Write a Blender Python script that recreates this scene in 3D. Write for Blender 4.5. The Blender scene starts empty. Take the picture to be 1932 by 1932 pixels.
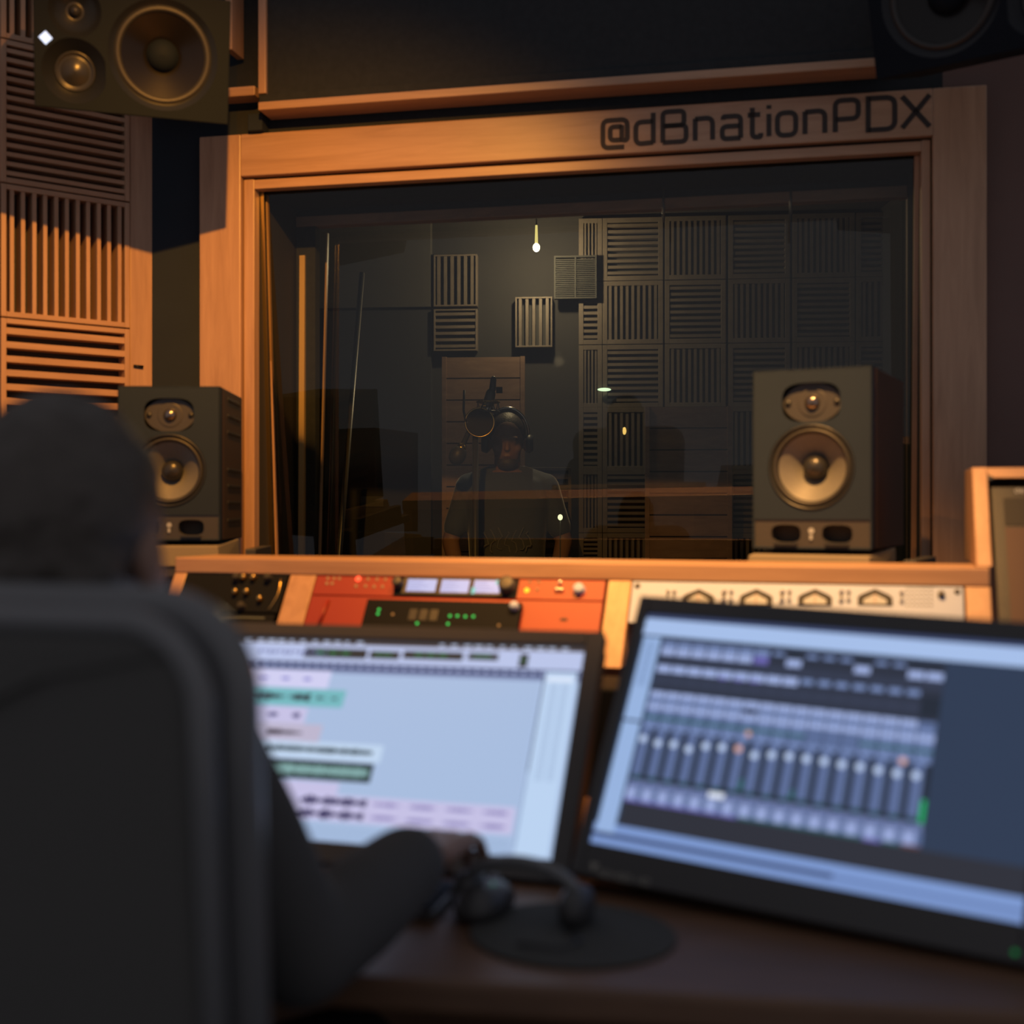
import bpy, math, random
from mathutils import Matrix, Vector
random.seed(7)
R = math.radians
F = 2300.0                      # focal length in pixels of the 1932 px frame
HY = 960.0                      # horizon row
C = bpy.context.scene.collection
S = bpy.context.scene

# ------------------------------------------------------------------ camera, world, lights, exposure
cam_d = bpy.data.cameras.new('camera'); cam = bpy.data.objects.new('camera', cam_d); C.objects.link(cam)
cam.location = (0, 0, 1.2); cam.rotation_euler = (R(90), 0, 0)
cam_d.sensor_width = 24; cam_d.sensor_height = 24; cam_d.sensor_fit = 'HORIZONTAL'
cam_d.lens = F / 1932 * 24; cam_d.shift_y = (960 - 966) / 1932
cam_d.clip_start = 0.02
cam_d.dof.use_dof = True; cam_d.dof.focus_distance = 4.9; cam_d.dof.aperture_fstop = 1.5
S.camera = cam
w = bpy.data.worlds.new('world'); S.world = w; w.use_nodes = True
w.node_tree.nodes['Background'].inputs[0].default_value = (0.97, 0.93, 1.0, 1)
w.node_tree.nodes['Background'].inputs[1].default_value = 0.19

def spot(name, loc, aim, power, col, size, blend, rad):
    d = bpy.data.lights.new(name, 'SPOT'); d.energy = power; d.color = col
    d.spot_size = R(size); d.spot_blend = blend; d.shadow_soft_size = rad
    o = bpy.data.objects.new(name, d); C.objects.link(o); o.location = loc
    o.rotation_euler = (Vector(aim) - Vector(loc)).to_track_quat('-Z', 'Y').to_euler()
    return o
WARM = (1.0, 0.405, 0.06)
L1 = (-0.43, 1.90, 2.58); A1 = (-0.80, 3.25, 0.84)
L2 = (0.33, 1.72, 2.58); A2 = (0.44, 2.38, 1.06)
spot('spot_wall', L1, A1, 200, WARM, 110, 1.0, 0.012)
spot('spot_desk', L2, A2, 300, (1.0, 0.47, 0.13), 56, 1.0, 0.02)
S.view_settings.view_transform = 'Standard'; S.view_settings.look = 'None'
S.view_settings.exposure = 0.0; S.view_settings.gamma = 1.0
S.cycles.max_bounces = 6; S.cycles.transparent_max_bounces = 12
S.cycles.sample_clamp_indirect = 3.0; S.cycles.blur_glossy = 1.0
S.cycles.use_denoising = True

# ------------------------------------------------------------------ helpers
def lin(c):
    c = c / 255.0
    return c / 12.92 if c <= 0.04045 else ((c + 0.055) / 1.055) ** 2.4
def rgb(r, g, b, a=1): return (lin(r), lin(g), lin(b), 1)

MATS = {}
def mat(name, col, rough=0.5, metal=0.0, emit=None, es=1.0, bump=0.0, bscale=200, spec=0.5, var=0.0, vscale=8):
    if name in MATS: return MATS[name]
    m = bpy.data.materials.new(name); m.use_nodes = True; n = m.node_tree.nodes; l = m.node_tree.links
    b = n['Principled BSDF']
    b.inputs['Base Color'].default_value = col; b.inputs['Roughness'].default_value = rough
    b.inputs['Metallic'].default_value = metal; b.inputs['Specular IOR Level'].default_value = spec
    if emit:
        b.inputs['Emission Color'].default_value = emit; b.inputs['Emission Strength'].default_value = es
    if var or bump:
        tc = n.new('ShaderNodeTexCoord')
    if var:
        nz = n.new('ShaderNodeTexNoise'); nz.inputs['Scale'].default_value = vscale; nz.inputs['Detail'].default_value = 5
        l.new(tc.outputs['Object'], nz.inputs['Vector'])
        mx = n.new('ShaderNodeMix'); mx.data_type = 'RGBA'
        mx.inputs[6].default_value = tuple(c * (1 - var) for c in col[:3]) + (1,)
        mx.inputs[7].default_value = tuple(min(1, c * (1 + var)) for c in col[:3]) + (1,)
        l.new(nz.outputs['Fac'], mx.inputs[0]); l.new(mx.outputs[2], b.inputs['Base Color'])
    if bump:
        nz = n.new('ShaderNodeTexNoise'); nz.inputs['Scale'].default_value = bscale
        l.new(tc.outputs['Object'], nz.inputs['Vector'])
        bp = n.new('ShaderNodeBump'); bp.inputs['Strength'].default_value = bump; bp.inputs['Distance'].default_value = 0.002
        l.new(nz.outputs['Fac'], bp.inputs['Height']); l.new(bp.outputs['Normal'], b.inputs['Normal'])
    MATS[name] = m
    return m
def wood(name, c1, c2, stretch=(1, 12, 12), rough=0.38, scale=3.0):
    m = bpy.data.materials.new(name); m.use_nodes = True; n = m.node_tree.nodes; l = m.node_tree.links
    b = n['Principled BSDF']; b.inputs['Roughness'].default_value = rough
    tc = n.new('ShaderNodeTexCoord'); mp = n.new('ShaderNodeMapping'); mp.inputs['Scale'].default_value = stretch
    l.new(tc.outputs['Object'], mp.inputs['Vector'])
    nz = n.new('ShaderNodeTexNoise'); nz.inputs['Scale'].default_value = scale; nz.inputs['Detail'].default_value = 8; nz.inputs['Roughness'].default_value = 0.65
    nz.inputs['Distortion'].default_value = 0.6
    l.new(mp.outputs['Vector'], nz.inputs['Vector'])
    r = n.new('ShaderNodeValToRGB'); r.color_ramp.elements[0].position = 0.3; r.color_ramp.elements[1].position = 0.7
    r.color_ramp.elements[0].color = c2; r.color_ramp.elements[1].color = c1
    l.new(nz.outputs['Fac'], r.inputs[0]); l.new(r.outputs[0], b.inputs['Base Color'])
    bp = n.new('ShaderNodeBump'); bp.inputs['Strength'].default_value = 0.12; bp.inputs['Distance'].default_value = 0.001
    l.new(nz.outputs['Fac'], bp.inputs['Height']); l.new(bp.outputs['Normal'], b.inputs['Normal'])
    MATS[name] = m
    return m
WC1, WC2 = (0.54, 0.34, 0.22, 1), (0.40, 0.24, 0.15, 1)
W_V = wood('wood_vertical_grain', WC1, WC2, (14, 14, 1))
W_H = wood('wood_horizontal_grain', WC1, WC2, (1, 14, 14))
W_D = wood('wood_desk', (0.17, 0.09, 0.05, 1), (0.11, 0.058, 0.033, 1), (1.5, 10, 10), 0.45)
W_B = wood('wood_booth', (0.14, 0.115, 0.095, 1), (0.10, 0.08, 0.065, 1), (3, 3, 3), 0.6)
W_P = wood('wood_planks_booth', (0.30, 0.19, 0.13, 1), (0.2, 0.125, 0.09, 1), (2, 8, 8), 0.6)
M_wall = mat('wall_cloth_grey', (0.028, 0.037, 0.05, 1), 0.9, spec=0.1, bump=0.2, bscale=300, var=0.1)
M_dark = mat('dark_fabric', (0.035, 0.04, 0.045, 1), 0.95, spec=0.1, bump=0.3, bscale=900, var=0.2, vscale=60)
M_brown = mat('wall_paint_brown', (0.15, 0.095, 0.085, 1), 0.85, bump=0.2, bscale=300, var=0.1)
M_booth = mat('booth_wall', (0.028, 0.027, 0.028, 1), 0.9, var=0.15)
M_boothu = mat('booth_upper_wall', (0.06, 0.057, 0.053, 1), 0.9, var=0.15)
M_black = mat('black_plastic', (0.05, 0.05, 0.052, 1), 0.45, bump=0.1, bscale=800)
M_blackm = mat('black_matte', (0.03, 0.03, 0.03, 1), 0.8)
M_spk = mat('speaker_grey', (0.022, 0.034, 0.058, 1), 0.65, spec=0.08, bump=0.15, bscale=1200, var=0.08)
M_spk3 = mat('big_speaker_grey', (0.010, 0.0145, 0.022, 1), 0.65, spec=0.06, bump=0.15, bscale=1200)
M_spk4 = mat('big_speaker_flare', (0.012, 0.0145, 0.02, 1), 0.3, spec=0.3)
M_spk2 = mat('speaker_charcoal', (0.02, 0.023, 0.026, 1), 0.35, bump=0.1, bscale=1500)
M_rack = mat('rack_black', (0.010, 0.012, 0.016, 1), 0.6, spec=0.06)
M_rubber = mat('rubber', (0.03, 0.03, 0.03, 1), 0.5)
M_cone = mat('cone_composite', (0.15, 0.15, 0.14, 1), 0.5, var=0.25, vscale=300)
M_coneb = mat('cone_black', (0.008, 0.007, 0.007, 1), 0.27, spec=0.35)
M_dome = mat('dome_metal', (0.25, 0.22, 0.2, 1), 0.12, 0.9)
M_domes = mat('dome_soft', (0.025, 0.026, 0.028, 1), 0.3)
M_silver = mat('satin_silver', (0.40, 0.49, 0.72, 1), 0.5, 0.0, spec=0.2, var=0.05)
M_chrome = mat('chrome', (0.6, 0.58, 0.55, 1), 0.18, 1.0)
M_brass = mat('brass', (0.6, 0.42, 0.15, 1), 0.25, 1.0)
M_lit_edge = mat('lit_edge_pine', (0.62, 0.44, 0.22, 1), 0.3)
M_red = mat('red_enamel', (0.27, 0.026, 0.016, 1), 0.45, var=0.06)
M_foam = mat('foam_pad', (0.23, 0.2, 0.15, 1), 0.95, bump=0.5, bscale=500)
M_skin = mat('skin', (0.26, 0.15, 0.11, 1), 0.5, var=0.08, vscale=30)
M_hair = mat('dark_hair', (0.06, 0.05, 0.042, 1), 0.5, bump=0.8, bscale=160, var=0.4, vscale=90)
M_shirt = mat('charcoal_cotton', (0.07, 0.085, 0.11, 1), 0.9, bump=0.3, bscale=600)
for k_, v_ in (('Sheen Weight', 0.6), ('Sheen Roughness', 0.3)): M_shirt.node_tree.nodes['Principled BSDF'].inputs[k_].default_value = v_
M_hood = mat('black_cotton', (0.06, 0.06, 0.062, 1), 0.9, bump=0.4, bscale=500)
M_chair = mat('black_chair_fabric', (0.07, 0.07, 0.068, 1), 0.75, bump=0.3, bscale=900)
M_chairs = mat('chair_vinyl_edge', (0.15, 0.155, 0.165, 1), 0.25)
M_pad = mat('mouse_pad_rubber', (0.05, 0.05, 0.045, 1), 0.9)
M_floor = mat('carpet', (0.05, 0.04, 0.035, 1), 0.95, bump=0.5, bscale=400, var=0.2)
M_gmet = mat('grey_metal', (0.12, 0.12, 0.12, 1), 0.4, 0.6)
M_paint = mat('black_lettering', (0.035, 0.027, 0.025, 1), 0.6)
M_cream = mat('cream_print', (0.36, 0.40, 0.46, 1), 0.6)
M_dimp = mat('grey_print', (0.33, 0.32, 0.28, 1), 0.6)
def em(name, col, s=1.0):
    return mat(name, (0.02, 0.02, 0.02, 1), 0.4, emit=col, es=s)

def glass_mat():
    m = bpy.data.materials.new('window_glass'); m.use_nodes = True; n = m.node_tree.nodes; l = m.node_tree.links
    n.remove(n['Principled BSDF']); o = n['Material Output']
    t = n.new('ShaderNodeBsdfTransparent'); t.inputs[0].default_value = (0.9, 0.93, 0.9, 1)
    g = n.new('ShaderNodeBsdfGlossy'); g.inputs['Roughness'].default_value = 0.02; g.inputs[0].default_value = (1, 1, 1, 1)
    f = n.new('ShaderNodeFresnel'); f.inputs[0].default_value = 1.5
    x = n.new('ShaderNodeMixShader'); l.new(f.outputs[0], x.inputs[0]); l.new(t.outputs[0], x.inputs[1]); l.new(g.outputs[0], x.inputs[2])
    l.new(x.outputs[0], o.inputs[0]); return m
M_glass = glass_mat()

def rot2(p, a): return (p[0] * math.cos(a) - p[1] * math.sin(a), p[0] * math.sin(a) + p[1] * math.cos(a))

class MB:
    """collects shapes into one mesh"""
    def __init__(s): s.v = []; s.f = []; s.m = []; s.sm = []; s.mats = []
    def mi(s, m):
        if m not in s.mats: s.mats.append(m)
        return s.mats.index(m)
    def add(s, vs, fs, m, smooth=False):
        b = len(s.v); s.v += [tuple(v) for v in vs]; k = s.mi(m)
        for f in fs: s.f.append(tuple(b + i for i in f)); s.m.append(k); s.sm.append(smooth)
        return s
    def box(s, a, b, m, M=None):
        x0, y0, z0 = [min(a[i], b[i]) for i in range(3)]; x1, y1, z1 = [max(a[i], b[i]) for i in range(3)]
        vs = [(x0, y0, z0), (x1, y0, z0), (x1, y1, z0), (x0, y1, z0), (x0, y0, z1), (x1, y0, z1), (x1, y1, z1), (x0, y1, z1)]
        if M: vs = [M @ Vector(v) for v in vs]
        return s.add(vs, [(0, 3, 2, 1), (4, 5, 6, 7), (0, 1, 5, 4), (1, 2, 6, 5), (2, 3, 7, 6), (3, 0, 4, 7)], m)
    def prism(s, poly, axis, a, b, m, smooth=False):
        """poly: list of 2D points on the plane perpendicular to axis"""
        def P(p, t):
            return {'x': (t, p[0], p[1]), 'y': (p[0], t, p[1]), 'z': (p[0], p[1], t)}[axis]
        n = len(poly); vs = [P(p, a) for p in poly] + [P(p, b) for p in poly]
        fs = [tuple(range(n)), tuple(range(2 * n - 1, n - 1, -1))] + [(i, i + n, (i + 1) % n + n, (i + 1) % n) for i in range(n)]
        return s.add(vs, fs, m, smooth)
    def hexa(s, p, m): return s.add(p, [(0, 3, 2, 1), (4, 5, 6, 7), (0, 1, 5, 4), (1, 2, 6, 5), (2, 3, 7, 6), (3, 0, 4, 7)], m)
    def quad(s, x0, x1, z0, z1, y, m): return s.add([(x0, y, z0), (x1, y, z0), (x1, y, z1), (x0, y, z1)], [(0, 1, 2, 3)], m)
    def lathe(s, cx, cz, prof, m, n=48, sx=1.0, sz=1.0):
        """profile of (radius, y) about the y axis through (cx, cz)"""
        vs = []; fs = []
        for r, y in prof:
            for i in range(n):
                a = 2 * math.pi * i / n; vs.append((cx + r * sx * math.cos(a), y, cz + r * sz * math.sin(a)))
        for k in range(len(prof) - 1):
            for i in range(n):
                j = (i + 1) % n; fs.append((k * n + i, k * n + j, (k + 1) * n + j, (k + 1) * n + i))
        return s.add(vs, fs, m, True)
    def disc(s, cx, cz, r, y, m, n=24, sx=1, sz=1): return s.add([(cx + r * sx * math.cos(2 * math.pi * i / n), y, cz + r * sz * math.sin(2 * math.pi * i / n)) for i in range(n)], [tuple(range(n))], m)
    def sphere(s, c, r, m, n=20, k=12):
        if not isinstance(r, (tuple, list)): r = (r, r, r)
        vs = [(c[0], c[1], c[2] + r[2])]; fs = []
        for j in range(1, k):
            t = math.pi * j / k
            for i in range(n):
                a = 2 * math.pi * i / n; vs.append((c[0] + r[0] * math.sin(t) * math.cos(a), c[1] + r[1] * math.sin(t) * math.sin(a), c[2] + r[2] * math.cos(t)))
        vs.append((c[0], c[1], c[2] - r[2])); L = len(vs) - 1
        for i in range(n):
            fs.append((0, 1 + i, 1 + (i + 1) % n)); fs.append((L, L - n + (i + 1) % n, L - n + i))
        for j in range(k - 2):
            for i in range(n):
                a = 1 + j * n + i; b = 1 + j * n + (i + 1) % n; fs.append((a, a + n, b + n, b))
        return s.add(vs, fs, m, True)
    def tube(s, pts, r, m, n=12, closed=False):
        """tube along pts; r a number or a list"""
        pts = [Vector(p) for p in pts]; N = len(pts); rs = r if isinstance(r, (list, tuple)) else [r] * N
        up = None; vs = []
        for i, p in enumerate(pts):
            if closed: t = (pts[(i + 1) % N] - pts[i - 1]).normalized()
            else: t = (pts[min(i + 1, N - 1)] - pts[max(i - 1, 0)]).normalized()
            if up is None: up = Vector((0, 0, 1)) if abs(t.z) < 0.9 else Vector((1, 0, 0))
            a = (up - t * up.dot(t)).normalized(); up = a; b = t.cross(a)
            for k in range(n):
                q = 2 * math.pi * k / n; vs.append(p + (a * math.cos(q) + b * math.sin(q)) * rs[i])
        fs = []
        for i in range(N if closed else N - 1):
            j = (i + 1) % N
            for k in range(n): l = (k + 1) % n; fs.append((i * n + k, i * n + l, j * n + l, j * n + k))
        if not closed: fs += [tuple(range(n - 1, -1, -1)), tuple((N - 1) * n + k for k in range(n))]
        return s.add(vs, fs, m, True)
    def limb(s, pts, rs, m, n=16):
        """rounded tapered limb"""
        P = [Vector(p) for p in pts]; Q = []; RR = []
        d0 = (P[0] - P[1]).normalized(); d1 = (P[-1] - P[-2]).normalized()
        for a in (80, 55, 30): Q.append(P[0] + d0 * rs[0] * math.sin(R(a))); RR.append(rs[0] * math.cos(R(a)))
        for i in range(len(P)): Q.append(P[i]); RR.append(rs[i])
        for a in (30, 55, 80): Q.append(P[-1] + d1 * rs[-1] * math.sin(R(a))); RR.append(rs[-1] * math.cos(R(a)))
        return s.tube(Q, RR, m, n)
    def stack(s, secs, m, n=28):
        """horizontal ellipses (cx, cy, z, rx, ry), closed at both ends"""
        vs = []; fs = []
        for cx, cy, z, rx, ry in secs:
            for i in range(n):
                a = 2 * math.pi * i / n; e = 0.85
                ca, sa = math.cos(a), math.sin(a)
                vs.append((cx + rx * math.copysign(abs(ca) ** e, ca), cy + ry * math.copysign(abs(sa) ** e, sa), z))
        for k in range(len(secs) - 1):
            for i in range(n): j = (i + 1) % n; fs.append((k * n + i, (k + 1) * n + i, (k + 1) * n + j, k * n + j))
        fs += [tuple(range(n)), tuple((len(secs) - 1) * n + i for i in range(n - 1, -1, -1))]
        return s.add(vs, fs, m, True)
    def holed(s, x0, x1, z0, z1, cx, cz, rfun, y, depth, m, m2=None, n=72):
        """rectangular baffle cell with a star-shaped hole and the hole's wall"""
        an = [2 * math.pi * i / n for i in range(n)] + [math.atan2(z - cz, x - cx) % (2 * math.pi) for x in (x0, x1) for z in (z0, z1)]
        an = sorted(set(round(a, 6) for a in an)); N = len(an); A = []; B = []
        for a in an:
            c, t = math.cos(a), math.sin(a); q = []
            if c > 1e-6: q.append((x1 - cx) / c)
            if c < -1e-6: q.append((x0 - cx) / c)
            if t > 1e-6: q.append((z1 - cz) / t)
            if t < -1e-6: q.append((z0 - cz) / t)
            k = min(q); A.append((cx + c * k, y, cz + t * k)); r = min(rfun(a), k * 0.995); B.append((cx + c * r, y, cz + t * r))
        D = [(p[0], y + depth, p[2]) for p in B]
        s.add(A + B, [(i, (i + 1) % N, N + (i + 1) % N, N + i) for i in range(N)], m)
        s.add(B + D, [(i, (i + 1) % N, N + (i + 1) % N, N + i) for i in range(N)], m2 or m, True)
        return s
    def build(s, name, parent=None, M=None, bevel=0, remesh=0, sub=0):
        me = bpy.data.meshes.new(name); me.from_pydata(s.v, [], s.f)
        for m in s.mats: me.materials.append(m)
        me.polygons.foreach_set('material_index', s.m); me.polygons.foreach_set('use_smooth', s.sm); me.update()
        o = bpy.data.objects.new(name, me); C.objects.link(o)
        if parent is not None: o.parent = parent
        if M is not None: o.matrix_world = M if parent is None else parent.matrix_world @ M
        if bevel:
            b = o.modifiers.new('b', 'BEVEL'); b.width = bevel; b.segments = 2; b.limit_method = 'ANGLE'; b.angle_limit = R(40)
        if remesh:
            r = o.modifiers.new('r', 'REMESH'); r.mode = 'VOXEL'; r.voxel_size = remesh; r.use_smooth_shade = True
            q = o.modifiers.new('s', 'SMOOTH'); q.iterations = 6; q.factor = 0.5
        return o

def frame(loc, yaw=0, tilt=0, roll=0):
    return Matrix.Translation(loc) @ Matrix.Rotation(-R(yaw), 4, 'Z') @ Matrix.Rotation(-R(tilt), 4, 'X') @ Matrix.Rotation(R(roll), 4, 'Y')
def hit(M, px, py, d=0.0):
    """where the sight line through a photo pixel meets the plane local y = d of a frame; gives local x, z"""
    I = M.inverted(); o = I @ Vector((0, 0, 1.2)); v = I.to_3x3() @ Vector(((px - 966) / F, 1, (HY - py) / F))
    t = (d - o.y) / v.y; p = o + v * t
    return p.x, p.z
def at(px, py, Y): return Vector(((px - 966) / F * Y, Y, 1.2 + (HY - py) / F * Y))

def tag(o, label=None, cat=None, group=None, kind=None):
    if label: o['label'] = label
    if cat: o['category'] = cat
    if group: o['group'] = group
    if kind: o['kind'] = kind
    return o
def thing(name, M, label, cat, group=None):
    o = bpy.data.objects.new(name, None); C.objects.link(o); o.matrix_world = M; o.empty_display_size = 0.05
    return tag(o, label, cat, group)
def struct(name, mb, M=None, parent=None, **k):
    o = mb.build(name, parent, M, **k)
    if parent is None: o['kind'] = 'structure'
    return o
bpy.context.view_layer.update()

# ------------------------------------------------------------------ frames of the main planes
WW = frame((0, 3.29, 0), 11.7)                       # window wall
u290 = (290 - 966) / F; y290 = 3.29 / (1 + math.tan(R(11.7)) * u290)
LW = frame((u290 * y290, y290, 0), -math.degrees(math.atan2(1, 2964 / F)))   # slatted left wall, origin at its right end
HV = frame((0, 2.42, 0), 16.9)                       # hutch, vertical frame
HF = frame((0, 2.42, 1.061), 16.9, 33)               # hutch sloping face
PI = Matrix.Identity(4)

# ------------------------------------------------------------------ the setting
struct('floor', MB().box((-3.2, -0.6, -0.1), (3.4, 7.2, 0), M_floor))
# window opening in the window wall
xl, ztop = hit(WW, 467, 345)
xr, _ = hit(WW, 1752, 300)
xol = hit(WW, 385, 300)[0]; xor_ = hit(WW, 1858, 300)[0]
zto = 2.25; zlo = 2.132; zbo = 0.92
xcl = hit(WW, 290, 500)[0]
wl = MB()
wl.box((xcl - 0.02, 0, 0), (xol + 0.1, 0.1, 2.9), M_wall)
wl.box((xol + 0.1, 0, zto - 0.05), (xor_ - 0.1, 0.1, 2.9), M_dark)
wl.box((xol + 0.1, 0, 0), (xor_ - 0.1, 0.1, zbo), M_wall)
wl.box((xor_ - 0.1, 0, 0), (xor_ + 1.2, 0.1, 2.9), M_brown)
struct('wall_window', wl, WW)
struct('wall_left', MB().box((-2.2, 0.06, 0), (0.0, 0.16, 2.9), M_brown), LW)

win = bpy.data.objects.new('window_1', None); C.objects.link(win); win.matrix_world = WW; win['kind'] = 'structure'
bpy.context.view_layer.update()
bw = 0.12                                            # board width
fb = MB()
xil = hit(WW, 462, 700)[0]; xir = hit(WW, 1757, 700)[0]
fb.box((xol, -0.03, 0.9), (xil, 0, zto), W_V); fb.build('frame_stile', win, PI, bevel=0.003)
fb = MB().box((xir, -0.03, 0.9), (xor_, 0, zto), W_V); fb.build('frame_stile', win, PI, bevel=0.003)
fb = MB().prism([(xil, zlo), (xir, zlo), (xir, zto), (xil, zto)], 'y', -0.03, 0, W_H); fb.build('frame_rail', win, PI, bevel=0.003)
fb = MB().box((xil, -0.03, 0.9), (xir, 0, 0.98), W_H); fb.build('frame_rail', win, PI, bevel=0.003)
# inner lip set back
lx0, lx1, lz = hit(WW, 484, 700)[0], hit(WW, 1737, 700)[0], 2.098
for nm, a, b, m in (('lip', (xil + 0.004, -0.016, 0.98), (lx0, 0.02, zlo - 0.006), W_V), ('lip', (lx1, -0.016, 0.98), (xir - 0.004, 0.02, zlo - 0.006), W_V), ('lip', (lx0, -0.016, lz), (lx1, 0.02, zlo - 0.008), W_H)):
    MB().box(a, b, m).build(nm, win, PI, bevel=0.002)
# reveal: dark fabric lining between the two panes
D2 = 0.30
rv = MB()
rv.box((lx0 - 0.02, 0.02, 0.9), (lx0, D2 + 0.12, lz + 0.06), M_blackm)
rv.box((lx1, 0.02, 0.9), (lx1 + 0.02, D2 + 0.12, lz + 0.06), M_dark)
rv.box((lx0, 0.02, lz + 0.015), (lx1, D2 + 0.12, lz + 0.06), M_dark)
rv.box((lx0, 0.02, 0.9), (lx1, D2 + 0.12, 0.96), M_dark)
rv.build('reveal_lining', win, PI)
# second frame at the booth side
sx0 = hit(WW, 561, 700, D2)[0]; sx1 = hit(WW, 597, 700, D2)[0]; sxr = hit(WW, 1728, 500, D2)[0]
rz1 = hit(WW, 1000, 388, D2)[1]; rz0 = hit(WW, 1000, 408, D2)[1]
MB().box((lx0, D2, 0.96), (sx0, D2 + 0.02, lz + 0.02), M_dark).build('infill_panel', win, PI)
MB().box((sx0, D2 - 0.01, 0.96), (sx1, D2 + 0.03, rz1), M_dark).build('booth_stile', win, PI, bevel=0.002)
MB().box((sxr, D2 - 0.01, 0.96), (lx1, D2 + 0.03, rz1), W_V).build('booth_stile', win, PI, bevel=0.002)
MB().box((sx0, D2 - 0.012, rz0), (lx1, D2 + 0.03, rz1), W_P).build('booth_rail', win, PI, bevel=0.002)
MB().box((sx0, D2 - 0.002, rz1), (lx1, D2 + 0.02, lz + 0.02), M_dark).build('infill_panel', win, PI)
MB().box((sx0, D2 - 0.012, 0.96), (lx1, D2 + 0.03, 1.0), W_H).build('booth_rail', win, PI, bevel=0.002)
# slanting glazing stops and one lit-edge strip
def slant(mb, xa, xb, ya0, ya1, th, z0, z1, m):
    """stop that sits at depth ya0 at the bottom and ya1 at the top"""
    mb.hexa([(xa, ya0, z0), (xb, ya0, z0), (xb, ya0 + th, z0), (xa, ya0 + th, z0), (xa, ya1, z1), (xb, ya1, z1), (xb, ya1 + th, z1), (xa, ya1 + th, z1)], m)
s_ = MB(); slant(s_, lx0, lx0 + 0.012, 0.10, 0.022, 0.012, 0.96, lz, M_brass); slant(s_, lx0, lx0 + 0.012, 0.125, 0.047, 0.012, 0.96, lz, W_V); s_.build('glazing_stop_or_lit_edge', win, PI)
s_ = MB(); slant(s_, lx1 - 0.012, lx1, 0.10, 0.022, 0.014, 0.96, lz, W_V); s_.build('glazing_stop_or_lit_edge', win, PI)
s_ = MB(); slant(s_, sx1, sx1 + 0.005, D2 + 0.012, D2 + 0.085, 0.012, 1.0, rz0, W_V); s_.build('glazing_stop_or_lit_edge', win, PI)
s_ = MB(); slant(s_, sx0 + 0.014, sx0 + 0.031, D2 - 0.03, D2 - 0.018, 0.016, 0.96, rz1 - 0.12, M_lit_edge); s_.build('glazing_stop_or_lit_edge', win, PI)  # bright strip on the dark stile: lamplight on its edge put into colour
g = MB(); g.add([(lx0, 0.14, 0.96), (lx1, 0.14, 0.96), (lx1, 0.035, lz + 0.015), (lx0, 0.035, lz + 0.015)], [(0, 1, 2, 3)], M_glass); g.build('glass_pane', win, PI)
g = MB(); g.add([(sx1, D2 + 0.03, 1.0), (sxr, D2 + 0.03, 1.0), (sxr, D2 + 0.035, rz0), (sx1, D2 + 0.035, rz0)], [(0, 1, 2, 3)], M_glass); g.build('glass_pane', win, PI)

# ------------------------------------------------------------------ lettering on the frame
def fillet(pts, r, closed=False, k=7):
    out = []; n = len(pts)
    for i in range(n):
        p = Vector(pts[i])
        if not closed and i in (0, n - 1): out.append(p); continue
        a = Vector(pts[i - 1]); b = Vector(pts[(i + 1) % n]); da = (a - p); db = (b - p)
        q = min(r, da.length * 0.499, db.length * 0.499); da.normalize(); db.normalize()
        if q < 1e-5 or da.dot(db) < -0.999: out.append(p); continue
        p0 = p + da * q; p1 = p + db * q
        for j in range(k + 1):
            t = j / k; out.append(p0 * (1 - t) ** 2 + p * 2 * t * (1 - t) + p1 * t * t)
    return out
def ribbon(mb, pts, wd, y, th, m, closed=False):
    n = len(pts); L = []; Rr = []
    for i in range(n):
        if closed: t = (pts[(i + 1) % n] - pts[i - 1])
        else: t = pts[min(i + 1, n - 1)] - pts[max(i - 1, 0)]
        t = t.normalized(); q = Vector((-t.y, t.x)) * wd / 2
        L.append(pts[i] + q); Rr.append(pts[i] - q)
    vs = [(p.x, y, p.y) for p in L] + [(p.x, y, p.y) for p in Rr] + [(p.x, y + th, p.y) for p in L] + [(p.x, y + th, p.y) for p in Rr]
    fs = []
    for i in range(n if closed else n - 1):
        j = (i + 1) % n; fs += [(i, j, n + j, n + i), (i, 2 * n + i, 2 * n + j, j), (n + i, n + j, 3 * n + j, 3 * n + i)]
    mb.add(vs, fs, m)
X_ = 0.72
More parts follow.
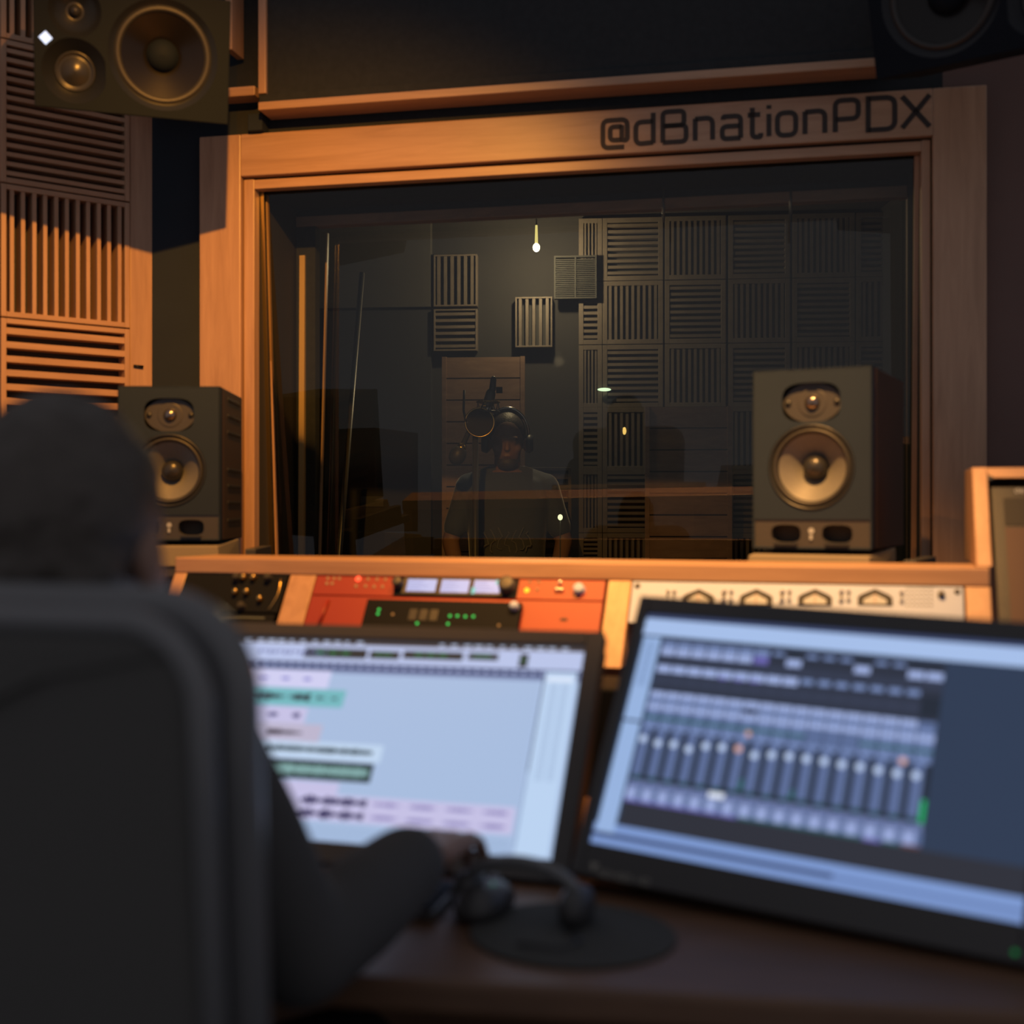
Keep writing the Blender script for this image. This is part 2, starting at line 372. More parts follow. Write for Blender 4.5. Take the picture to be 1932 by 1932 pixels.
G = {   # glyphs on a unit cap height; each stroke is (points, corner radius, closed)
 'd': (0.58, [([(0.58, 1), (0.58, 0)], 0, 0), ([(0.58, 0.03), (0, 0.0), (0, X_), (0.58, X_)], 0.22, 0)]),
 'B': (0.66, [([(0, 0), (0, 1), (0.6, 1), (0.6, 0.54), (0, 0.54)], 0.14, 0), ([(0, 0.54), (0.66, 0.54), (0.66, 0), (0, 0)], 0.16, 0)]),
 'n': (0.54, [([(0, 0), (0, X_)], 0, 0), ([(0, X_ - 0.02), (0.54, X_), (0.54, 0)], 0.22, 0)]),
 'a': (0.54, [([(0.03, X_ - 0.1), (0.03, X_), (0.54, X_), (0.54, 0)], 0.16, 0), ([(0.54, 0.4), (0, 0.4), (0, 0), (0.54, 0)], 0.15, 0)]),
 't': (0.44, [([(0.13, 0.95), (0.13, 0), (0.44, 0), (0.44, 0.12)], 0.15, 0), ([(-0.04, X_), (0.42, X_)], 0, 0)]),
 'i': (0.02, [([(0, 0), (0, X_)], 0, 0), ([(0, 0.88), (0, 1.0)], 0, 0)]),
 'o': (0.56, [([(0, 0), (0.56, 0), (0.56, X_), (0, X_)], 0.22, 1)]),
 'P': (0.66, [([(0, 0), (0, 1), (0.66, 1), (0.66, 0.4), (0, 0.4)], 0.2, 0)]),
 'D': (0.72, [([(0, 0), (0, 1), (0.72, 1), (0.72, 0), (0, 0)], 0.24, 0)]),
 'X': (0.74, [([(0, 1), (0.74, 0)], 0, 0), ([(0.74, 1), (0, 0)], 0, 0)]),
 '@': (0.80, [([(0.7, -0.06), (0, -0.06), (0, 0.84), (0.8, 0.84), (0.8, 0.16), (0.62, 0.16), (0.62, 0.66)], 0.2, 0), ([(0.62, 0.62), (0.24, 0.62), (0.24, 0.18), (0.62, 0.18)], 0.14, 0)]),
}
G['D'] = (0.72, [([(0, 1), (0, 0), (0.72, 0), (0.72, 1), (0, 1)], 0.0, 0)])
def D_glyph():
    pts = fillet([(0, 0), (0.72, 0), (0.72, 1), (0, 1)], 0.26)
    return pts
def write(mb, text, spans, zb, cap, wd, y, th, m):
    for ch, (a, b) in zip(text, spans):
        wdt, st = G[ch]; sx = (b - a - wd) / max(wdt, 0.3) if ch != 'i' else cap
        ox = a + wd / 2
        if ch == 'D':
            p = [Vector((ox + q.x * sx, zb + wd / 2 + q.y * (cap - wd))) for q in D_glyph()]; ribbon(mb, p, wd, y, th, m)
            ribbon(mb, [Vector((ox, zb)), Vector((ox, zb + cap))], wd, y, th, m); continue
        for pts, r, cl in st:
            q = fillet(pts, r, cl) if r else [Vector(p) for p in pts]
            p = [Vector((ox + v.x * sx, zb + wd / 2 + v.y * (cap - wd))) for v in q]
            ribbon(mb, p, wd, y, th, m, cl)
txt = MB()
spans_px = [(1133, 1188), (1195, 1237), (1246, 1299), (1307, 1349), (1358, 1402), (1408, 1440), (1446, 1454), (1462, 1506), (1514, 1561), (1571, 1624), (1633, 1693), (1697, 1759)]
write(txt, '@dBnationPDX', [(hit(WW, a, 250, -0.03)[0], hit(WW, b, 250, -0.03)[0]) for a, b in spans_px], 2.148, 0.092, 0.0125, -0.0315, 0.0013, M_paint)
tx = txt.build('lettering', win, PI); tx['label'] = 'dark painted handle lettering'

# ------------------------------------------------------------------ fabric panel above the window
FP = frame((0, 3.29, 0), 11.7) @ Matrix.Translation((0, -0.10, 0))
fx0, fz0 = hit(FP, 497, 207); fx1, _ = hit(FP, 1672, 155); fx0 = hit(FP, 487, 100)[0]
pz = thing('acoustic_panel', FP @ Matrix.Translation(((fx0 + fx1) / 2, 0, fz0)), 'large black fabric panel in a mitred wood frame hanging over the studio window', 'acoustic panel')
bpy.context.view_layer.update()
hw = (fx1 - fx0) / 2
MB().box((-hw + 0.02, 0.012, 0.03), (hw - 0.02, 0.09, 0.66), M_dark).build('fabric', pz, PI)
pb = MB(); pb.box((-hw, 0, 0), (hw, 0.09, 0.022), W_H); pb.box((-hw, 0.006, 0.022), (hw, 0.09, 0.045), M_dark)
pb.build('frame_rail', pz, PI, bevel=0.002)
MB().box((-hw, 0, 0.045), (-hw + 0.022, 0.09, 0.68), W_V).build('frame_stile', pz, PI, bevel=0.002)
MB().box((hw - 0.022, 0, 0.045), (hw, 0.09, 0.68), W_V).build('frame_stile', pz, PI, bevel=0.002)
MB().box((-hw, 0, 0.66), (hw, 0.09, 0.7), W_H).build('frame_rail', pz, PI, bevel=0.002)
# wood bits and box beside it
tx0, tz0 = hit(FP, 425, 188, 0.04); tx1, tz1 = hit(FP, 486, 166, 0.04)
struct('trim_1', MB().box((tx0 - 0.25, 0.02, tz0), (tx1, 0.08, tz1), W_H), FP, bevel=0.002)
tx0, tz0 = hit(FP, 436, 104, 0.04); tx1, _ = hit(FP, 449, 104, 0.04)
struct('trim_2', MB().box((tx0, 0.0, tz0), (tx1, 0.08, 2.75), W_V), FP, bevel=0.002)
bx0, bz0 = hit(WW, 467, 256, -0.05); bx1, bz1 = hit(WW, 494, 213, -0.05)
jb = MB().box((bx0, -0.05, max(bz0, zto + 0.001)), (bx1, 0, bz1), M_wall).build('junction_box', None, WW, bevel=0.003)
tag(jb, 'small grey box on the wall between window frame and black fabric panel', 'box')

# ------------------------------------------------------------------ slatted diffusers
def diffuser(name, M, x0, x1, z0, z1, vertical, n, label, cat='acoustic panel', group=None, fw=0.014, dp=0.055, sw=0.45, m=None, edge=(1, 1, 1, 1), mb=None):
    """edge = frame boards present: left, right, bottom, top"""
    cx = (x0 + x1) / 2
    t = thing(name, M @ Matrix.Translation((cx, 0, z0)), label, cat, group); bpy.context.view_layer.update()
    wd = (x1 - x0) / 2; h = z1 - z0; mv = m or W_V; mh = m or W_H; f = MB()
    if edge[0]: f.box((-wd, 0, 0), (-wd + fw, dp, h), mv)
    if edge[1]: f.box((wd - fw, 0, 0), (wd, dp, h), mv)
    if edge[2]: f.box((-wd + fw, 0, 0), (wd - fw, dp, fw), mh)
    if edge[3]: f.box((-wd + fw, 0, h - fw), (wd - fw, dp, h), mh)
    f.build('frame', t, PI, bevel=0.0012)
    s = MB(); a, b = (-wd + fw, wd - fw) if vertical else (fw, h - fw); p = (b - a) / n
    for i in range(n):
        c = a + (i + 0.5) * p
        if vertical: s.box((c - p * sw / 2, 0.002 + 0.002 * (i % 2), fw), (c + p * sw / 2, dp - 0.004, h - fw), mv)
        else: s.box((-wd + fw, 0.002 + 0.002 * (i % 2), c - p * sw / 2), (wd - fw, dp - 0.004, c + p * sw / 2), mh)
    s.build('slats', t, PI)
    MB().box((-wd + 0.001, dp - 0.004, 0.001), (wd - 0.001, dp, h - 0.001), mb or M_blackm).build('backing', t, PI)
    return t
lh = lambda x, y, d=-0.0: hit(LW, x, y, d)
LX1 = lh(245, 500)[0]; LX0 = lh(2, 500)[0]
zA = lh(245, 620)[1]; zB = lh(245, 383)[1]; zC = lh(60, 85)[1]
zD = lh(245, 773)[1]
diffuser('slat_diffuser', LW, LX0, LX1, zB + 0.004, zC, False, 14, 'wood diffuser of horizontal slats high on left wall, behind the big hanging speaker')
diffuser('slat_diffuser', LW, LX0, LX1, zA + 0.002, zB, True, 11, 'wood diffuser of upright slats on left wall, half lit and half shadowed', sw=0.36)
diffuser('slat_diffuser', LW, LX0, LX1, zD - 0.1, zA - 0.002, False, 8, 'lit wood diffuser of horizontal slats on left wall, just above the small speaker', sw=0.45)
diffuser('slat_diffuser', LW, LX0, LX1 , zC + 0.004, zC + 0.32, True, 11, 'topmost wood diffuser on left wall, dark upright slats at the photo corner', sw=0.4)
diffuser('slat_diffuser', LW, LX0 - 0.34, LX0 - 0.004, zA + 0.002, zB, False, 11, 'sliver of a diffuser at the left photo edge beside the upright slats')
struct('trim_3', MB().box((LX1 + 0.002, 0.004, 0.5), (0.0, 0.06, 2.75), W_V), LW, bevel=0.002)
kn = MB(); kx, kz = hit(LW, 262, 691, 0.0); kn.tube([(kx - 0.015, 0.0, kz), (kx + 0.012, -0.002, kz - 0.001)], 0.004, M_coneb, 10)
k_ = kn.build('wood_knot', None, LW); tag(k_, 'dark knot hole in the wood board right of the left wall slats', 'knot')

# ------------------------------------------------------------------ big three-way speakers
def big_speaker(name, M, W, H, flip, label, woof, mid, twt, glow):
    """local origin at the front bottom centre; woof/mid/twt are (x, z, radius)"""
    t = thing(name, M, label, 'speaker', 'three-way monitors hung near the ceiling'); bpy.context.view_layer.update()
    h = W / 2; dp = 0.29; cb = MB()
    cb.box((-h, 0.07, 0), (h, dp, H), M_spk3)
    for a, b in (((-h, 0, 0), (-h + 0.004, 0.07, H)), ((h - 0.004, 0, 0), (h, 0.07, H)), ((-h, 0, 0), (h, 0.07, 0.004)), ((-h, 0, H - 0.004), (h, 0.07, H))): cb.box(a, b, M_spk3)
    cb.build('cabinet', t, PI, bevel=0.003)
    b = MB(); sp = woof[0] - woof[2] * 1.17 if not flip else woof[0] + woof[2] * 1.17
    xs = (sp, h - 0.002) if not flip else (-h + 0.002, sp); xo = (-h + 0.002, sp) if not flip else (sp, h - 0.002)
    zc = (mid[1] + mid[2] + twt[1] - twt[2]) / 2
    circ = lambda r: (lambda a: r)
    b.holed(xs[0], xs[1], 0.002, H - 0.002, woof[0], woof[1], circ(woof[2] * 1.13), 0, 0.02, M_spk3)
    b.holed(xo[0], xo[1], 0.002, zc, mid[0], mid[1], circ(mid[2]), 0, 0.002, M_spk3)
    b.holed(xo[0], xo[1], zc, H - 0.002, twt[0], twt[1], circ(twt[2]), 0, 0.002, M_spk3)
    # wave guides
    for (x, z, r), inner in ((mid, 0.62), (twt, 0.36)):
        b.lathe(x, z, [(r, 0.0), (r * 0.97, 0.0025), (r * 0.88, 0.009), (r * 0.76, 0.018), (r * inner, 0.028)], M_spk4)
    x, z, r = woof
    b.lathe(x, z, [(r * 1.13, 0.0), (r * 1.08, 0.004), (r * 1.03, 0.0085), (r, 0.01)], M_spk4)
    b.build('baffle', t, PI)
    wf = MB(); x, z, r = woof
    wf.lathe(x, z, [(r, 0.01), (r * 0.97, 0.006), (r * 0.93, 0.004), (r * 0.89, 0.006), (r * 0.86, 0.014)], M_rubber)
    wr = wf.build('woofer_surround', t, PI)
    MB().lathe(x, z, [(r * 0.86, 0.014), (r * 0.6, 0.029), (r * 0.34, 0.044), (r * 0.31, 0.046)], M_coneb, 64).build('woofer_cone', t, PI)
    MB().lathe(x, z, [(r * 0.34, 0.044), (r * 0.3, 0.034), (r * 0.22, 0.026), (r * 0.12, 0.0215), (0.001, 0.02)], M_spk3).build('dust_cap', t, PI)
    x, z, r = mid; r *= 0.62
    MB().lathe(x, z, [(r, 0.028), (r * 0.96, 0.024), (r * 0.9, 0.026), (r * 0.8, 0.032), (r * 0.7, 0.03), (r * 0.45, 0.022), (r * 0.2, 0.018), (0.001, 0.017)], M_domes).build('midrange_dome', t, PI)
    x, z, r = twt; r *= 0.36
    MB().lathe(x, z, [(r, 0.028), (r * 0.85, 0.03), (r * 0.62, 0.026), (r * 0.55, 0.019), (r * 0.3, 0.014), (0.001, 0.0125)], M_domes).build('tweeter_dome', t, PI)
    if glow:
        gx, gz, gs = glow; lg = MB(); lg.prism([(gx - gs, gz), (gx, gz - gs), (gx + gs, gz), (gx, gz + gs)], 'y', -0.002, 0.001, em('badge_glow', rgb(225, 232, 255), 1.3))
        lo = lg.build('badge', t, PI, bevel=0.0008); lo['label'] = 'glowing white diamond badge'
    return t
ph = at(430, 235, 3.01)
KL0 = frame((ph.x, ph.y, ph.z), -18.1, -17)
xa = hit(KL0, 65, 200)[0]; KW = -xa; KH = 0.285
KL = KL0 @ Matrix.Translation((-KW / 2, 0, 0))
def K(x, y): return hit(KL, x, y)
wx, wz = K(308, 104); mx_, mz = K(141, 134); tx_, tz = K(141, 17)
rr_ = (K(400, 104)[0] - K(216, 104)[0]) / 2 * 1.0
rm = (K(205, 134)[0] - K(80, 134)[0]) / 2
gx, gz = K(86, 71)
big_speaker('monitor_speaker', KL, KW, KH, False, 'big three-way speaker with lit white diamond badge, hung at upper left', (wx, wz, rr_), (mx_, mz, rm), (tx_, min(tz, KH - rm * 0.8 - 0.004), rm * 0.8), (gx, gz, 0.0155))
pr = at(1790, 122, 2.62)
KR = frame((0, 0, 0), 37.3, -17); KR.translation = Vector((pr.x, pr.y, pr.z))
wxr = hit(KR, 1775, 0)[0]
KR = KR @ Matrix.Translation((wxr - (-wx), 0, 0))
big_speaker('monitor_speaker', KR, KW, KH, True, 'big three-way speaker without lit badge, cropped at the upper right corner', (-wx, wz, rr_), (-mx_, mz, rm), (-tx_, min(tz, KH - rm * 0.8 - 0.004), rm * 0.8), None)
for nm, M, lab in (('speaker_bracket', KL, 'dark bracket pole holding the upper left big speaker'), ('speaker_bracket', KR, 'dark bracket pole holding the upper right big speaker')):
    b = MB(); b.tube([(0, 0.20, KH), (0, 0.20, 0.75)], 0.02, M_gmet, 14); b.box((-0.07, 0.13, KH + 0.0005), (0.07, 0.27, KH + 0.009), M_gmet)
    tag(b.build(nm, None, M), lab, 'bracket')

# ------------------------------------------------------------------ nearfield speakers on foam and stands
def stadium(hw, hh):
    def f(a):
        c, s = abs(math.cos(a)), abs(math.sin(a)); p = 3.2
        return 1 / ((c / hw) ** p + (s / hh) ** p) ** (1 / p)
    return f
def nearfield(M, label, W, H, dp, ribs):
    t = thing('studio_speaker', M, label, 'speaker', 'two-way speakers beside the window'); bpy.context.view_layer.update(); h = W / 2
    cb = MB(); cb.box((-h, 0.075, 0), (h, dp, H), M_blackm if False else M_spk)
    for a, b in (((-h, 0, 0), (-h + 0.004, 0.075, H)), ((h - 0.004, 0, 0), (h, 0.075, H)), ((-h, 0, 0), (h, 0.075, 0.004)), ((-h, 0, H - 0.004), (h, 0.075, H))): cb.box(a, b, M_spk)
    # dark side cheeks
    for sgn in (-1, 1): cb.box((sgn * h, 0.035, 0.002), (sgn * (h + 0.0015), dp, H - 0.002), MATS['side_wood'])
    if ribs:
        for k, z in enumerate((0.94, 0.83, 0.72, 0.47, 0.36, 0.25, 0.13)):
            cb.box((h, 0.09, H * z - 0.004), (h + 0.004, dp - 0.03, H * z + 0.003), M_spk2)
    cb.build('cabinet', t, PI, bevel=0.002)
    zp = H * 0.165; zt = H * 0.675; b = MB(); circ = lambda r: (lambda a: r)
    WZ = H * 0.455; WR = W * 0.365
    b.holed(-h + 0.001, h - 0.001, zp, zt, 0, WZ, circ(WR), 0, 0.02, M_spk, M_spk2)
    b.holed(-h + 0.001, h - 0.001, zt, H - 0.001, 0, H * 0.815, stadium(W * 0.245, W * 0.165), 0, 0.012, M_spk, M_spk2)
    b.build('baffle', t, PI)
    lp = MB(); pz = zp * 0.52
    lp.holed(-h + 0.001, 0, 0.001, zp, -W * 0.215, pz, stadium(W * 0.125, zp * 0.30), 0.003, 0.03, M_black, M_black)
    lp.holed(0, h - 0.001, 0.001, zp, W * 0.215, pz, stadium(W * 0.125, zp * 0.30), 0.003, 0.03, M_black, M_black)
    for s in (-1, 1): lp.box((s * W * 0.215 - W * 0.1, -0.006, pz - zp * 0.40), (s * W * 0.215 + W * 0.1, 0.003, pz - zp * 0.33), M_spk2)
    lp.box((-h + 0.002, 0.033, 0.002), (h - 0.002, 0.036, zp), M_blackm)
    lp.build('port_panel', t, PI)
    bd = MB(); bd.disc(0, pz + 0.006, 0.006, 0.0022, M_cream, 16); bd.box((-0.003, 0.0, pz - 0.012), (0.003, 0.003, pz - 0.002), M_cream); bd.build('badge', t, PI)
    tw = MB(); tw.prism([(W * 0.245 * math.cos(2 * math.pi * i / 48) * 1.0, H * 0.815 + W * 0.17 * math.sin(2 * math.pi * i / 48)) for i in range(48)], 'y', 0.012, 0.016, M_black)
    for s in (-1, 1): tw.lathe(s * W * 0.205, H * 0.815, [(0.0065, 0.012), (0.006, 0.009), (0.001, 0.0088)], M_spk2, 12)
    tw.lathe(0, H * 0.815, [(0.03, 0.012), (0.028, 0.010), (0.018, 0.016)], M_black)
    tw.build('tweeter_plate', t, PI)
    MB().lathe(0, H * 0.815, [(0.0165, 0.016), (0.015, 0.009), (0.011, 0.0045), (0.006, 0.002), (0.0005, 0.0012)], M_dome).build('tweeter_dome', t, PI)
    ws = MB(); r = WR
    ws.lathe(0, WZ, [(r * 1.0, 0.004), (r * 0.985, -0.002), (r * 0.95, -0.003), (r * 0.93, 0.002), (r * 0.905, 0.004)], M_spk2, 64)
    ws.lathe(0, WZ, [(r * 0.905, 0.004), (r * 0.87, -0.001), (r * 0.83, -0.001), (r * 0.79, 0.004), (r * 0.775, 0.01)], M_rubber, 64)
    ws.build('woofer_surround', t, PI)
    MB().lathe(0, WZ, [(r * 0.78, 0.009), (r * 0.6, 0.021), (r * 0.42, 0.034), (r * 0.28, 0.046), (r * 0.25, 0.048)], M_cone, 64).build('woofer_cone', t, PI)
    MB().lathe(0, WZ, [(r * 0.29, 0.046), (r * 0.27, 0.03), (r * 0.23, 0.024), (r * 0.14, 0.0185), (0.0005, 0.0165)], M_domes).build('dust_cap', t, PI)
    return t
mat('side_wood', (0.045, 0.025, 0.018, 1), 0.5, var=0.2, vscale=20)
pl = at(318, 960, 2.9)
NL = frame((pl.x, pl.y, 1.124), -3)
wl_ = hit(NL, 415, 900)[0] - hit(NL, 222, 900)[0]; cxl = (hit(NL, 415, 900)[0] + hit(NL, 222, 900)[0]) / 2
NL = NL @ Matrix.Translation((cxl, 0, 0))
nearfield(NL, 'grey two-way speaker at left, partly hidden by the seated person\'s head', wl_, 0.368, 0.30, True)
pr_ = at(1532, 960, 2.47)
NR = frame((pr_.x, pr_.y, 1.118), 27.4)
xa, xb = hit(NR, 1420, 900)[0], hit(NR, 1645, 900)[0]
NR = NR @ Matrix.Translation(((xa + xb) / 2, 0, 0)); wr_ = xb - xa
nearfield(NR, 'grey two-way speaker at right with copper lit cone, in front of the window', wr_, 0.366, 0.35, False)
for M, wd_, lab1, lab2, zz in ((NL, wl_, 'foam wedge pad under the left two-way speaker', 'dark stand behind the desk under the left two-way speaker', 1.124), (NR, wr_, 'beige lit foam wedge pad under the right two-way speaker', 'dark stand behind the desk under the right two-way speaker', 1.118)):
    f = MB(); h = wd_ / 2 + 0.006; f.hexa([(-h, -0.035, -0.06), (h, -0.035, -0.06), (h, 0.24, -0.06), (-h, 0.24, -0.06), (-h + 0.006, -0.028, -0.012), (h - 0.006, -0.028, -0.012), (h - 0.002, 0.24, -0.001), (-h + 0.002, 0.24, -0.001)], M_foam)
    tag(f.build('foam_pad', None, M, bevel=0.003), lab1, 'foam pad')
    st = thing('speaker_stand', M @ Matrix.Translation((0, 0, -zz)), lab2, 'stand', 'stands under the two-way speakers'); bpy.context.view_layer.update()
    b = MB().box((-h - 0.01, -0.03, zz - 0.085), (h + 0.075, 0.29, zz - 0.0605), M_black); b.box((h + 0.05, 0.02, zz - 0.0605), (h + 0.075, 0.28, zz - 0.02), M_black); b.build('top_plate', st, PI, bevel=0.002)
    MB().box((-0.05, 0.08, 0.03), (0.05, 0.18, zz - 0.085), M_black).build('column', st, PI)
    MB().box((-0.14, 0.0, 0.0), (0.14, 0.27, 0.03), M_black).build('base', st, PI, bevel=0.004)

# ------------------------------------------------------------------ desk, hutch and rack gear
DZ = 0.715
DK = frame((0, 1.24, 0), 8)
dk = thing('studio_desk', DK, 'wide brown wooden desk that carries both screens and the gear hutch', 'desk'); bpy.context.view_layer.update()
MB().box((-1.35, 0, DZ - 0.035), (1.6, 1.42, DZ), W_D).build('desktop', dk, PI, bevel=0.006)
for x in (-1.3, 0.85): MB().box((x, 0.12, 0), (x + 0.04, 1.3, DZ - 0.035), W_D).build('side_panel', dk, PI)
MB().box((-1.26, 0.9, 0.15), (0.85, 0.93, DZ - 0.035), W_D).build('modesty_panel', dk, PI)

hx0 = hit(HV, 330, 1060)[0]; hx1 = hit(HV, 1868, 1080)[0]
hu = thing('gear_hutch', HV @ Matrix.Translation((0, 0, DZ)), 'orange lit wooden rack hutch along the back of the desk', 'rack hutch'); bpy.context.view_layer.update()
top = MB().box((hx0, 0, 1.061 - DZ), (hx1, 0.17, 1.095 - DZ), W_H).build('top_board', hu, PI, bevel=0.003)
tn = math.tan(R(33))
def hpoly(z0, z1, e=0.0): return [(-(1.061 - DZ - z0) * tn + e, z0), (-(1.061 - DZ - z1) * tn + e, z1), (0.16, z1), (0.16, z0)]
def hx(px, py): return hit(HF, px, py)[0]
for a, b in ((hx0, hx0 + 0.03), (hx(548, 1085), hx(597, 1085)), (hx(1146, 1110), hx(1190, 1110)), (hx(1821, 1110), hx(1869, 1110))):
    MB().prism(hpoly(0.19 if a > hx0 + 0.5 and b < hx1 - 0.1 and a > hx(1100, 1110) else 0.0, 1.061 - DZ), 'x', a, b, W_V).build('divider', hu, PI, bevel=0.002)
MB().box((hx0 + 0.03, 0.145, 0.0), (hx1, 0.158, 1.061 - DZ), M_brown).build('back_panel', hu, PI)

def rack_base(name, x0, x1, z0, z1, label, cat, m, dp=0.10, lift=0.006, group=None, fold=0.018):
    """unit on the sloping face; face frame local: x right, z up the slope, y into the rack"""
    M = HF @ Matrix.Translation(((x0 + x1) / 2, 0, z0)); t = thing(name, M, label, cat, group); bpy.context.view_layer.update()
    h = (x1 - x0) / 2; H = z1 - z0
    MB().box((-h, -lift, 0), (h, 0.0, H), m).build('faceplate', t, PI, bevel=0.001)
    MB().box((-h + 0.012, 0.0, 0.003), (h - 0.012, dp, H - 0.003), M_black).build('chassis', t, PI)
    return t, M, h, H
def L(M):
    return lambda x, y, d=-0.006: hit(M, x, y, d)
def knob(t, x, z, r, m, h=0.014, name='knob', y=-0.006):
    k = MB(); k.lathe(x, z, [(r * 1.1, y), (r, y - h * 0.3), (r * 0.9, y - h), (r * 0.6, y - h - 0.001), (0.0004, y - h - 0.001)], m, 24); return k.build(name, t, PI)
# zones on the face
zr = [hit(HF, 900, y)[1] for y in (1087, 1124, 1128, 1168)]
rx0, rx1 = hx(600, 1090) , hx(1143, 1105)
u = 0.0445
# red unit with three displays
t, M, h, H = rack_base('red_audio_interface', rx0, rx1, -0.004 - u, -0.004, 'red rack unit with three small lit displays in the desk hutch', 'rack unit', M_red)
q = L(M)
for (xa_, ya, xb_, yb), bits in (((768, 1088, 824, 1119), 0), ((832, 1089, 886, 1121), 1), ((893, 1090, 945, 1122), 2)):
    a = q(xa_, ya); b = q(xb_, yb); d = MB(); d.box((a[0] - 0.004, -0.0075, max(b[1] - 0.002, 0.001)), (b[0] + 0.004, -0.006, min(a[1] + 0.003, H - 0.001)), M_black)
    zt_, zb_ = min(a[1], H - 0.004), max(b[1], 0.004)
    d.quad(a[0] + 0.005, b[0] - 0.004, zb_ + 0.002, zt_ - 0.001, -0.0078, em('display_white', rgb(175, 190, 235), 1.0))
    for k in range(5):
        zz = zt_ - (k + 0.7) * (zt_ - zb_) / 5.5; d.quad(a[0] + 0.005, a[0] + 0.005 + (b[0] - a[0]) * random.uniform(0.4, 0.75), zz - 0.0012, zz, -0.0080, em('display_text', rgb(110, 125, 190), 1.0))
    if bits == 2:
        d.quad(b[0] - 0.014, b[0] - 0.002, zt_ - 0.01, zt_, -0.0082, em('display_cyan', rgb(60, 200, 200), 1.0)); d.quad(a[0] + 0.002, a[0] + 0.010, zb_, zb_ + 0.014, -0.0082, MATS['display_cyan'])
    d.build('display', t, PI)
bk = MB(); a = q(750, 1086); b = q(975, 1125); bk.box((a[0], -0.0068, 0.001), (b[0], -0.006, H - 0.001), M_rack); bk.build('display_surround', t, PI)
for x, y, r in ((755, 1095, 0.011), (960, 1097, 0.017)):
    a = q(x, y); knob(t, a[0], min(a[1], H - 0.018), r, M_black, 0.018)
leds = MB()
def dot(mb, q, x, y, r, m, H, y0=-0.0062):
    a = q(x, y); z = min(max(a[1], 0.006), H - 0.006); mb.lathe(a[0], z, [(r, y0), (r * 0.9, y0 - 0.002), (r * 0.4, y0 - 0.003), (0.0003, y0 - 0.003)], m, 14)
E_red = em('led_red', (1.0, 0.08, 0.03, 1), 2.5); E_grn = em('led_green', (0.03, 0.8, 0.12, 1), 1.0); E_yel = em('led_yellow', (1.0, 0.5, 0.02, 1), 2.0); E_org = em('led_amber', (0.9, 0.35, 0.08, 1), 0.5)
dot(leds, q, 676, 1092, 0.006, E_red, H); leds.build('indicator_light', t, PI); leds = MB(); dot(leds, q, 994, 1114, 0.005, E_yel, H); leds.build('indicator_light', t, PI)
for x, y in ((619, 1091), (631, 1091), (641, 1091), (617, 1101), (627, 1101), (695, 1092), (712, 1092), (728, 1092), (672, 1106), (690, 1106), (706, 1107), (722, 1107), (1000, 1097), (1017, 1098), (1014, 1113), (744, 1093)): btn = MB(); dot(btn, q, x, y, 0.0032, E_org, H); btn.build('button', t, PI)
for x, y in ((1057, 1099), (1051, 1114), (1060, 1114)): a = q(x, y); knob(t, a[0], min(max(a[1], 0.008), H - 0.008), 0.004, M_chrome, 0.006, 'toggle')
a = q(1094, 1108); knob(t, a[0], H * 0.5, 0.011, M_silver, 0.012)
# red blank panel beneath and black device in its middle
b0 = hit(HF, 700, 1137)[0]; b1 = hit(HF, 990, 1140)[0]
t, M, h, H = rack_base('red_rack_panel', rx0, rx1, -0.012 - 3 * u, -0.006 - u, 'plain red rack panel under the red unit with three displays', 'rack panel', M_red)
q = L(M)
MB().tube([(q(620, 1135)[0], -0.009, H - 0.012), (q(600, 1185)[0], -0.009, 0.02)], 0.0035, M_red, 10).build('handle', t, PI)
sl = MB(); a = q(1064, 1169); sl.prism([(a[0] + 0.008 * math.cos(x * 0.4488) * (1.0), a[1] + 0.003 * math.sin(x * 0.4488)) for x in range(14)], 'y', -0.0068, -0.0059, M_blackm); sl.build('slot', t, PI)
M2 = HF @ Matrix.Translation(((b0 + b1) / 2, -0.0062, -0.012 - 2.7 * u)); bh = (b1 - b0) / 2
t = thing('black_audio_module', M2, 'small black module with green lights set in the red rack panel', 'audio module'); bpy.context.view_layer.update(); Hm = u * 1.55
MB().box((-bh, -0.014, 0), (bh, 0, Hm), M_rack).build('housing', t, PI, bevel=0.002)
q = lambda x, y: hit(M2, x, y, -0.014)
for x, y in ((715, 1150), (713, 1158), (787, 1176), (845, 1177), (849, 1162), (863, 1162), (878, 1163), (893, 1163)):
    a = q(x, y); le = MB(); le.lathe(a[0], a[1], [(0.003, -0.014), (0.002, -0.016), (0.0003, -0.0163)], E_grn, 12); le.build('green_light', t, PI)
for x, y in ((741, 1159), (941, 1180)): a = q(x, y); le = MB(); le.lathe(a[0], a[1], [(0.0028, -0.014), (0.002, -0.016), (0.0003, -0.0163)], E_org, 12); le.build('amber_light', t, PI)
a = q(977, 1144); k = MB(); k.lathe(min(a[0], bh - 0.012), Hm - 0.012, [(0.009, -0.014), (0.009, -0.024), (0.006, -0.028), (0.0003, -0.029)], M_silver, 24); k.build('knob', t, PI)
for k_ in range(3):
    MB().box((-bh * 0.4 + k_ * 0.022, -0.0143, Hm * 0.35), (-bh * 0.4 + k_ * 0.022 + 0.016, -0.0139, Hm * 0.7), M_spk2).build('vent', t, PI)
